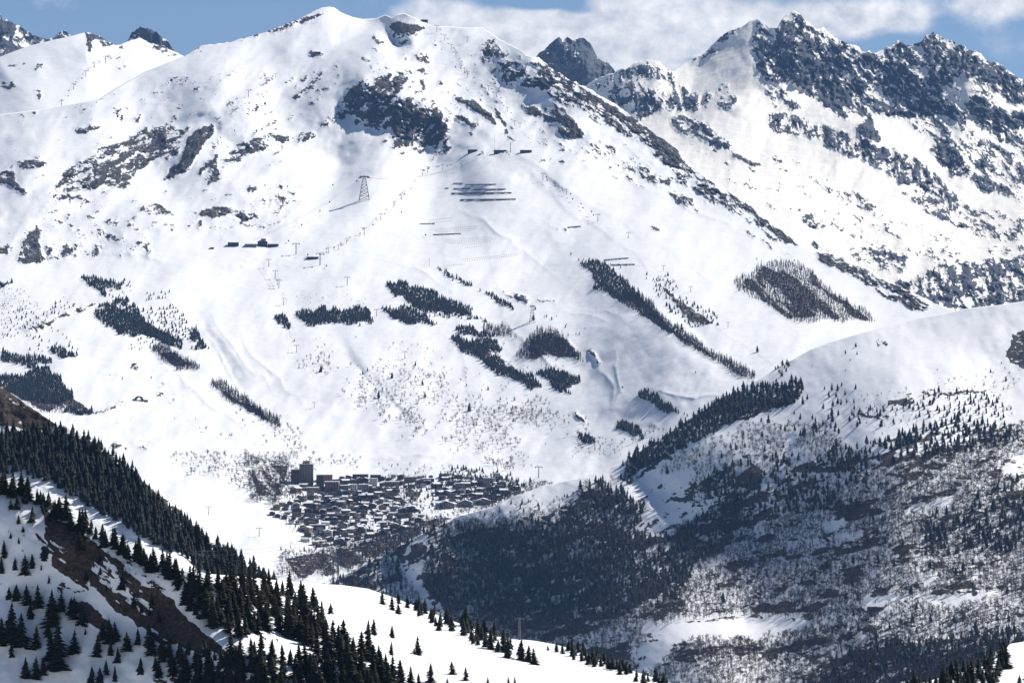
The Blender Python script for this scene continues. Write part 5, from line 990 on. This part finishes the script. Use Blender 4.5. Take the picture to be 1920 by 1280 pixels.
block(770, 958, 18, 8, 20, M_WOODW, 'big twin gabled lodge beside the cleared snow lane', 2, 5, name='lodge', pitch=True)
block(757, 961, 16, 7, 18, M_WOODW, 'gabled lodge left of the twin gabled one by the snow lane', 2, 4, name='lodge', pitch=True)
block(950, 927, 12, 7, 26, M_REDR, 'barn with a rust red sloping roof at the hill edge', 1, 3, roofm=M_REDR, name='red_roofed_barn', pitch=True)
block(595, 993, 30, 9, 14, M_WOODW, 'row house with white dividing walls, lower left of the village', 2, 6, name='row_house')
block(618, 1002, 24, 8, 12, M_WOODW, 'shorter row house just below the row with white dividing walls', 2, 5, name='row_house')

# --- lift stations, huts
block(437, 462, 20, 7, 20, M_SLATE, 'dark glass fronted station building left of the snow ramp', 2, 7, roofm=M_SLATE, name='lift_station')
block(470, 463, 22, 5, 18, M_GREYW, 'low dark building in the middle of the station cluster', 1, 8, roofm=M_SLATE, name='lift_station')
block(492, 462, 18, 9, 18, M_SLATE, 'taller dark hall of the station cluster with snow ledge', 2, 5, roofm=M_SLATE, name='lift_station')
block(512, 463, 20, 5, 14, M_WOODW, 'long low building at the right of the station cluster', 1, 7, roofm=M_SLATE, name='lift_station')
block(494, 452, 9, 4, 8, M_TERRA, 'small brown cabin house perched above the station cluster', 1, 3, roofm=M_WOODW, name='station_cabin')
block(397, 467, 8, 2.5, 8, M_SLATE, 'tiny dark shed far left of the station cluster', 1, 2, roofm=M_SLATE, name='shed')
block(586, 486, 22, 4, 14, M_SLATE, 'low dark chairlift station below the pylon row', 1, 6, roofm=M_SLATE, name='lift_station')
block(886, 286, 18, 5, 14, M_SLATE, 'left dark hut on the upper plateau', 1, 5, roofm=M_SLATE, name='mountain_hut')
block(938, 287, 24, 5, 14, M_SLATE, 'middle dark station on the upper plateau under a mast', 1, 6, roofm=M_SLATE, name='lift_station')
block(986, 287, 22, 5, 16, M_STONE, 'brown hut at the right of the upper plateau', 1, 5, roofm=M_WOODW, name='mountain_hut')
block(596, 101, 10, 3, 10, M_SLATE, 'tiny station high under the rounded summit', 1, 3, roofm=M_SLATE, name='mountain_hut')
block(796, 38, 12, 4, 10, M_SLATE, 'tiny hut on the crest between the two summits', 1, 3, roofm=M_SLATE, name='mountain_hut')

# --- lift pylons
def pylon_meshes():
    p = MB(); p.bar((0, 0, -1), (0, 0, 12), .55, .34, 8); pole = p.mesh('pole', M_STEEL)
    a = MB(); a.box(-4.2, 4.2, -.28, .28, 12.0, 12.55); arm = a.mesh('crossarm', M_STEEL)
    s = MB()
    for x in (-3.9, 3.9): s.box(x - .35, x + .35, -2.2, 2.2, 11.2, 11.95)
    she = s.mesh('sheave_train', M_CABLE)
    l = MB(); l.bar((.45, 0, 0), (.45, 0, 11.9), .06, .06, 4); l.bar((-3, 0, 13.4), (3, 0, 13.4), .12, .12, 4)
    for x in (-3, 3): l.bar((x, 0, 12.5), (x, 0, 13.4), .1, .1, 4)
    return [('pole', pole), ('crossarm', arm), ('sheave_train', she), ('ladder', l.mesh('ladder', M_STEEL))]
PYL = pylon_meshes()
CABM = MB(); CABM.bar((0, 0, -.1), (0, 0, 2.0), .06, .06, 4); CABM.box(-.9, .9, -.8, .8, -2.0, -.1); CABM.box(-.6, .6, -.55, .55, -2.25, -2.0); CABIN = CABM.mesh('cabin', M_SLATE)
CHM = MB(); CHM.bar((0, 0, -.2), (0, 0, 2.2), .06, .06, 4); CHM.box(-1.6, 1.6, -.1, .35, -.6, -.3); CHM.box(-1.6, 1.6, .25, .4, -.3, .5); CHAIRM = CHM.mesh('chair', M_SLATE)
def lift(nm, pts, heights, chairs=0, chair_mesh=None, chair_label=None, hidecable=False):
    """pylons at picture positions with their height in pixels, a rope over them and chairs on the rope"""
    tops = []
    for i, (u, v) in enumerate(pts):
        sh = MAIN if v > 200 or u > 360 else REAR_SNOW
        P = sh.at([u], [v])[0]; h = heights[i] if isinstance(heights, (list, tuple)) else heights
        s = h * P[1] / F / 13.4
        j = pts[min(i + 1, len(pts) - 1)]; q = pts[max(i - 1, 0)]
        pos = 'lowest' if i == 0 else ('topmost' if i == len(pts) - 1 else f'{["second","third","fourth","fifth","sixth","seventh","eighth","ninth","tenth","eleventh"][i-1]} lowest')
        t = thing('lift_pylon', f'T shaped pylon, {pos} of the {nm}' if len(pts) > 1 else f'lone steel T shaped pylon {nm}', 'pylon', P, 0.12, f'pylons of the {nm}' if len(pts) > 1 else None, s)
        for n_, me in PYL: link(n_, me, t)
        tops.append(np.array([P[0], P[1], P[2] + 11.6 * s]))
    if len(tops) < 2: return
    rope = MB()
    for side in (-3.9, 3.9):
        for a, b in zip(tops[:-1], tops[1:]):
            L = np.linalg.norm(b - a); prev = None
            for k in range(7):
                f = k / 6; c = a + (b - a) * f; c = c - np.array([0, 0, 4 * f * (1 - f) * L * .02]); c = tuple(c + np.array([side, 0, 0]))
                if prev: rope.bar(prev, c, .09, .09, 3)
                prev = c
    link_o = link('lift_rope', rope.mesh('lift_rope', M_CABLE)); tag(link_o, f'dark rope strung over the pylons of the {nm}'[:90], 'cable')
    if chairs:
        for k in range(chairs):
            f = (k + .5) / chairs * (len(tops) - 1); i = min(int(f), len(tops) - 2); f -= i; a, b = tops[i], tops[i + 1]; L = np.linalg.norm(b - a)
            c = a + (b - a) * f - np.array([0, 0, 4 * f * (1 - f) * L * .02 + 2.0]); side = 3.9 if k % 2 else -3.9
            o = link('lift_chair' if chair_mesh is CHAIRM else 'gondola_cabin', chair_mesh, None, (c[0] + side, c[1], c[2])); o.scale = (1.5,) * 3
            tag(o, chair_label, 'chair' if chair_mesh is CHAIRM else 'cabin', ('chairs hanging on the ' if chair_mesh is CHAIRM else 'cabins hanging on the ') + nm)
lift('diagonal line up the main piste', [(600, 497), (616, 475), (635, 468), (650, 457), (683, 441), (714, 413), (738, 390), (753, 375), (758, 368), (792, 330), (802, 324)], [24, 12, 10, 11, 15, 13, 11, 12, 11, 13, 12], 26, CHAIRM, 'small dark chair hanging on the diagonal line of the main piste')
lift('line crossing the snow below the plateau', [(802, 324), (830, 319), (866, 313)], [12, 11, 12], 6, CHAIRM, 'small dark chair hanging on the line below the plateau')
lift('sparse line down the open right piste', [(1121, 415), (1062, 365), (1018, 338)], [14, 11, 14], 12, CABIN, 'tiny dark cabin on the sparse line of the right piste')
lift('pair of rows below the station', [(516, 522), (523, 540), (504, 500)], [16, 16, 15])
lift('steep line beside the left plantation', [(556, 660), (532, 572), (520, 535)], [14, 14, 12])
lift('upper line left of the rounded summit', [(466, 182), (500, 158), (517, 147)], [14, 13, 9], 5, CHAIRM, 'tiny chair on the upper line left of the summit')
lift('row climbing the rear snow mountain', [(115, 200), (138, 168), (161, 145), (177, 128), (198, 119)], [12, 12, 13, 12, 14], 14, CHAIRM, 'tiny chair on the row of the rear snow mountain')
lift('line climbing right of the second summit', [(965, 236), (952, 210), (931, 183), (916, 170), (876, 146), (871, 138), (855, 107), (846, 92), (834, 76), (819, 60)], [10, 9, 10, 10, 12, 11, 9, 9, 11, 13], 18, CHAIRM, 'tiny chair on the line right of the second summit')
for (u, v, h, l) in ((555, 477, 22, 'right beside the station cluster'), (651, 535, 17, 'standing alone on the broad snow under the pylon row'), (759, 673, 15, 'on the open snow under the middle plantations'), (671, 603, 16, 'at the right end of the long middle plantation'), (589, 765, 12, 'on the lower left snow among birches'), (706, 593, 14, 'between the two middle plantations'), (815, 745, 13, 'among birches in the middle'), (874, 797, 14, 'low on the snow above the birches'),
                   (1010, 895, 22, 'beside the dark hedge right of the village'), (1365, 615, 12, 'left of the larch wood'), (1295, 548, 12, 'above the scattered spruces'), (1244, 508, 11, 'beside the two short snow fences'), (1178, 447, 12, 'high on the right piste'), (1020, 272, 12, 'behind the plateau huts'), (876, 80, 11, 'on the pale snow of the second summit'), (975, 240, 10, 'in the snow gully above the huts'), (486, 1005, 17, 'in the snow meadow left of the village'), (391, 965, 16, 'on the snow at the rim of the dark spur'), (545, 1028, 12, 'right under the village on the left'), (905, 848, 12, 'at the foot of the pistes')):
    lift(l, [(u, v)], h)

def lattice(name, label, P, h, wb, wt, n=7, arm=0):
    t = thing(name, label, 'tower', P)
    m = MB(); r = h * .011
    def c(k, z): w = wb + (wt - wb) * (z / h); sx, sy = ((-1, -1), (1, -1), (1, 1), (-1, 1))[k]; return (sx * w / 2, sy * w / 2, z)
    for k in range(4): m.bar(c(k, -2), c(k, h), r * 1.3, r, 4)
    link('leg', m.mesh('leg', M_STEEL), t)
    b = MB(); zs = [h * (1 - (1 - i / n) ** 1.25) for i in range(n + 1)]
    for z0, z1 in zip(zs[:-1], zs[1:]):
        for k in range(4):
            j = (k + 1) % 4; b.bar(c(k, z0), c(j, z1), r * .6, r * .6, 3); b.bar(c(j, z0), c(k, z1), r * .6, r * .6, 3); b.bar(c(k, z1), c(j, z1), r * .6, r * .6, 3)
    link('bracing', b.mesh('bracing', M_STEEL), t)
    if arm:
        a = MB(); a.box(-arm / 2, arm / 2, -wt * .7, wt * .7, h, h + h * .045); a.box(-arm * .62, -arm * .30, -wt, wt, h - h * .05, h - .02); a.box(arm * .30, arm * .62, -wt, wt, h - h * .05, h - .02); a.bar((0, 0, h), (0, 0, h * 1.09), r, r, 4); link('crossarm', a.mesh('crossarm', M_STEEL), t)
    return t
P = MAIN.at([683], [375])[0]; k = P[1] / F; lattice('lattice_tower', 'tall lattice cable car tower with wide head on the bright snow', P, 43 * k, 19 * k, 5 * k, 7, 17 * k); TW = P + np.array([0, 0, 43 * k])
P = MAIN.at([998], [604])[0]; k = P[1] / F; lattice('lattice_tower', 'slimmer lattice tower beside the snow road on the right', P, 30 * k, 11 * k, 3 * k, 6, 8 * k)
# cable car ropes from the station over the tower to the plateau
A = MAIN.at([470], [458])[0] + np.array([0, 0, 8]); B = MAIN.at([935], [285])[0] + np.array([0, 0, 10])
for lab, a, b, off, sag in (('rope pair climbing from the station cluster to the lattice tower', A, TW, 4, .02), ('rope pair running from the lattice tower up to the plateau huts', TW, B, 4, .05)):
    m = MB(); L = np.linalg.norm(b - a)
    for sd in (-off, off):
        pr = None
        for i in range(13):
            f = i / 12; c = a + (b - a) * f - np.array([-sd, 0, 4 * f * (1 - f) * L * sag]); c = tuple(c)
            if pr: m.bar(pr, c, .16, .16, 3)
            pr = c
    tag(link('cable_rope', m.mesh('cable_rope', M_CABLE)), lab, 'cable')
for i, (u, v, l) in enumerate(((541, 448, 'dark cabin just above the station cluster'), (566, 418, 'dark cabin low on the ropes left of the lattice tower'), (600, 392, 'dark cabin halfway up to the lattice tower'), (618, 375, 'dark cabin below the lattice tower on the left'), (669, 336, 'dark cabin right beside the head of the lattice tower'), (624, 343, 'dark cabin at the end of the upper left line'), (539, 346, 'dark cabin on the upper left line'), (497, 344, 'leftmost dark cabin on the upper left line'), (753, 394, 'dark cabin beside the curving snow track'), (798, 437, 'dark cabin left of the dotted snow rakes'), (1167, 723, 'dark cabin low on the right piste'), (612, 495, 'dark cabin beside the tallest pylon'), (577, 474, 'dark cabin right of the station cluster'))):
    P = MAIN.at([u], [v + 7])[0] + np.array([0, -2, 6.5]); o = link('gondola_cabin', CABIN, None, tuple(P)); o.scale = (1.7,) * 3; tag(o, l, 'cabin')
# masts on the plateau
for (u, v, h, w, l) in ((957, 286, 20, .9, 'thick dark mast right of the middle plateau station'), (927, 283, 28, .3, 'thin tall antenna mast left of the middle plateau station'), (805, 500, 17, .35, 'thin leaning mast at the top of the diagonal hedge')):
    P = MAIN.at([u], [v])[0]; k = P[1] / F; t = thing('antenna_mast', l, 'mast', P)
    m = MB(); m.bar((0, 0, -1), (0, 0, h * k), w * 1.2, w * .6, 6); link('pole', m.mesh('pole', M_STEEL), t)
    m = MB()
    for z in (.7, .82, .94): m.box(-w * 2.2, w * 2.2, -.2, .2, h * k * z, h * k * z + .5)
    link('antenna', m.mesh('antenna', M_CABLE), t)

# --- snow fences
q = MB(); q.bar((0, 0, 0), (0, 0, 1), .25, .2, 4); POST = q.mesh('post', M_WOODW)
def fence(u0, v0, u1, v1, hm, label, n=18):
    us = np.linspace(u0, u1, n); P = MAIN.at(us, np.linspace(v0, v1, n)); c = P[0]
    t = thing('snow_fence', label, 'fence', c, 0, 'dark snow fences on the main slope')
    m = MB()
    for i in range(n):
        x, y, z = P[i] - c
        link('post', POST, t, (x, y + .25, z - 1)).scale = (1, 1, hm + 1.3)
        if i < n - 1:
            x2, y2, z2 = P[i + 1] - c; g = RV.uniform(.0, .25) * hm
            for a, b in ((.18, .34), (.40, .56), (.62, .78), (.84, 1.0)):
                m.poly([(x, y, z + hm * a - g), (x2, y2, z2 + hm * a - g), (x2, y2 + .3, z2 + hm * b - g * .6), (x, y + .3, z + hm * b - g * .6)])
                m.poly([(x, y + .25, z + hm * a - g), (x, y + .55, z + hm * b - g * .6), (x2, y2 + .55, z2 + hm * b - g * .6), (x2, y2 + .25, z2 + hm * a - g)])
    link('rail', m.mesh('rail', M_WOODW), t)
for a in ((850, 345, 868, 345, 3.0, 'short top left dark snow fence of the stacked rows'), (872, 348, 930, 347, 3.4, 'long top right dark snow fence of the stacked rows'), (834, 354, 841, 354, 2.4, 'tiny dark fence left of the stacked rows'), (850, 355, 883, 355, 3.4, 'second row dark snow fence, left piece'), (884, 357, 948, 356, 3.4, 'second row dark snow fence, right piece'), (846, 364, 959, 363, 3.8, 'longest dark snow fence, third row'), (863, 376, 967, 375, 3.8, 'lowest dark snow fence of the stacked rows'), (1064, 428, 1089, 426, 3.6, 'isolated dark snow fence on the right piste'),
          (1132, 489, 1178, 485, 3.2, 'upper fence by the spruces at the top of the long wood'), (1145, 498, 1190, 497, 3.2, 'lower fence by the spruces at the top of the long wood'), (787, 421, 815, 420, 2.6, 'broken fence row above the dotted snow rakes'), (812, 441, 864, 439, 2.8, 'broken fence row among the dotted snow rakes')): fence(*a)
SR = MB()
for s_ in (-1, 1): SR.bar((s_ * .8, -.6, -.4), (0, 0, 2.6), .16, .12, 4)
SR.bar((0, 1.2, -.4), (0, 0, 2.6), .16, .12, 4); SR.bar((-.7, -.3, 1.2), (.7, -.3, 1.2), .12, .12, 4); RAKE = SR.mesh('snow_rake', M_WOODW)
for (u0, v0, u1, v1, n, lab) in ((806, 414, 848, 409, 15, 'first'), (812, 418, 848, 414, 12, 'first'), (815, 431, 895, 425, 24, 'second'), (818, 434, 892, 429, 22, 'second'), (822, 437, 880, 433, 18, 'second'), (835, 451, 920, 445, 24, 'third'), (838, 454, 922, 449, 22, 'third'), (842, 457, 918, 453, 20, 'third'), (868, 487, 975, 476, 26, 'lowest'), (872, 490, 968, 480, 22, 'lowest'), (868, 460, 902, 457, 9, 'third'), (872, 466, 902, 462, 8, 'third'), (835, 499, 870, 496, 10, 'lowest'), (1345, 0, 1345, 0, 0, '')):
    for i in range(n):
        f = i / max(1, n - 1); P = MAIN.at([u0 + (u1 - u0) * f], [v0 + (v1 - v0) * f])[0]; o = link('snow_rake', RAKE, None, tuple(P)); tag(o, f'small dark tripod stake in the {lab} dotted group on the slope', 'stake', f'dotted stakes of the {lab} group')

# --- the near power line, the ropeway mast, the farm, the tunnel and the paraglider
def steel_mast(u, v, hpx, label, rm, sh, arm):
    P = sh.at([u], [v])[0]; k = P[1] / F; t = thing('steel_mast', label, 'mast', P); h = hpx * k
    m = MB(); m.bar((0, 0, -1), (0, 0, h), rm, rm * .7, 8); link('pole', m.mesh('pole', M_STEEL), t)
    m = MB(); m.box(-arm, arm, -.15, .15, h * .93, h * .93 + .3); m.box(-arm, -arm + .25, -.6, .6, h * .86, h * .929); m.box(arm - .25, arm, -.6, .6, h * .86, h * .929); link('crossarm', m.mesh('crossarm', M_STEEL), t)
    return np.array([P[0], P[1], P[2] + h * .93])
t1 = steel_mast(974, 1199, 42, 'pale steel mast on the crest of the near snow shoulder', .45, NEAR, 1.6)
t2 = steel_mast(367, 1066, 36, 'grey power line mast rising from the trees at the left crest', .22, NEAR, 1.0)
t3 = steel_mast(1232, 1273, 22, 'thin steel mast at the low end of the snow shoulder', .2, NEAR, .8)
for (u, l) in ((625, 'left pole of the thin lattice pair behind the snow crest'), (634, 'right pole of the thin lattice pair behind the snow crest')):
    P = HILL.at([u], [1102])[0]; k = P[1] / F; lattice('lattice_mast', l, P, 58 * k, 3.4 * k, 2.0 * k, 9)
m = MB()
for dz in (0, 1.2):
    a, b = t2 + np.array([0, 0, dz - .4]), t2 + np.array([60, 420, -8 + dz]); pr = None
    for i in range(9): f = i / 8; c = tuple(a + (b - a) * f - np.array([0, 0, 4 * f * (1 - f) * 4])); pr and m.bar(pr, c, .035, .035, 3); pr = c
tag(link('power_line', m.mesh('power_line', M_CABLE)), 'thin wires leaving the grey mast in front of the dark forest', 'wire')
P = HILL.at([1645], [1142])[0]; k = P[1] / F; t = thing('farmhouse', 'long low farmhouse with snow roof among bare trees on the right hill', 'house', P, math.radians(62))
w, d, h = 15.0, 22.0, 4.5
m = MB(); m.box(-w / 2, w / 2, -d / 2, d / 2, -2, h); m.poly([(-w / 2, -d / 2 + .01, h), (w / 2, -d / 2 + .01, h), (0, -d / 2 + .01, h + 4)]); m.poly([(-w / 2, d / 2 - .01, h), (0, d / 2 - .01, h + 4), (w / 2, d / 2 - .01, h)]); link('wall', m.mesh('wall', M_STONE), t)
m = MB(); m.gable(-w / 2, w / 2, -d / 2, d / 2, h, h + 4, 1.2, .6); ro = link('roof', m.mesh('roof', M_ROOFS), t)
m = MB(); m.box(-.6, .6, 2, 3.2, h + 4.2, h + 6.2); link('chimney', m.mesh('chimney', M_STONE), ro)
for x in (-4.5, 0, 4.5): link('window', WIN, t, (x, -d / 2 - .003, 1.2)).scale = (1.2, 1, 1.6)
P = MAIN.at([262], [752])[0]; t = thing('tunnel_portal', 'arched stone road portal on the track across the left snow', 'portal', P, .5)
m = MB(); n = 12; R0, R1_ = 9.0, 7.2
for i in range(n):
    a0, a1 = math.pi * i / n, math.pi * (i + 1) / n
    o0, o1, i0, i1 = [(r * math.cos(a), r * math.sin(a) * 1.15) for r, a in ((R0, a0), (R0, a1), (R1_, a0), (R1_, a1))]
    m.poly([(o0[0], 0, o0[1]), (o1[0], 0, o1[1]), (i1[0], 0, i1[1]), (i0[0], 0, i0[1])]); m.poly([(o0[0], 0, o0[1]), (o0[0], 9, o0[1]), (o1[0], 9, o1[1]), (o1[0], 0, o1[1])]); m.poly([(i0[0], 0, i0[1]), (i1[0], 0, i1[1]), (i1[0], 9, i1[1]), (i0[0], 9, i0[1])])
link('arch', m.mesh('arch', M_STONE), t)
m = MB(); m.box(-16, -9.1, 0, 1.2, -3, 5); m.box(9.1, 18, 0, 1.2, -3, 3); link('wing_wall', m.mesh('wing_wall', M_STONE), t)

P = W(np.array(1747.), np.array(41.), np.array(9000.)); t = thing('paraglider', 'tiny red and white paraglider in the blue sky above the right peaks', 'paraglider', P)
M_RED = simple_mat('red_fabric', (.30, .02, .04), .7, .1, .5); M_WHITE = simple_mat('white_fabric', (.75, .75, .75), .7, .05, .5)
m = MB(); n = 16
for i in range(n):
    a0, a1 = math.pi * (.12 + .76 * i / n), math.pi * (.12 + .76 * (i + 1) / n)
    for off, flip in ((0, 0), (.35, 1)):
        q = [(4.2 * math.cos(a) , y, 3.4 * math.sin(a) - 2.4 + off) for a, y in ((a0, -1.2), (a1, -1.2), (a1, 1.2), (a0, 1.2))]
        m.poly(q if flip else q[::-1], 1 if 6 <= i < 10 else 0)
link('canopy', m.mesh('canopy', [M_RED, M_WHITE]), t)
m = MB(); m.bar((-.25, 0, -6.8), (0, 0, -5.2), .28, .22, 6); m.bar((0, 0, -5.2), (0, 0, -4.7), .16, .12, 6); m.bar((-.1, -.3, -6.6), (.1, -.9, -7.3), .15, .1, 5); link('pilot_in_harness', m.mesh('pilot_in_harness', M_SLATE), t)  # the pilot hanging under the canopy: body, head and legs
m = MB()
for i in range(7):
    a = math.pi * (.14 + .72 * i / 6); m.bar((0, 0, -5.0), (4.2 * math.cos(a), 0, 3.4 * math.sin(a) - 2.4), .02, .02, 3)
link('line', m.mesh('line', M_CABLE), t)
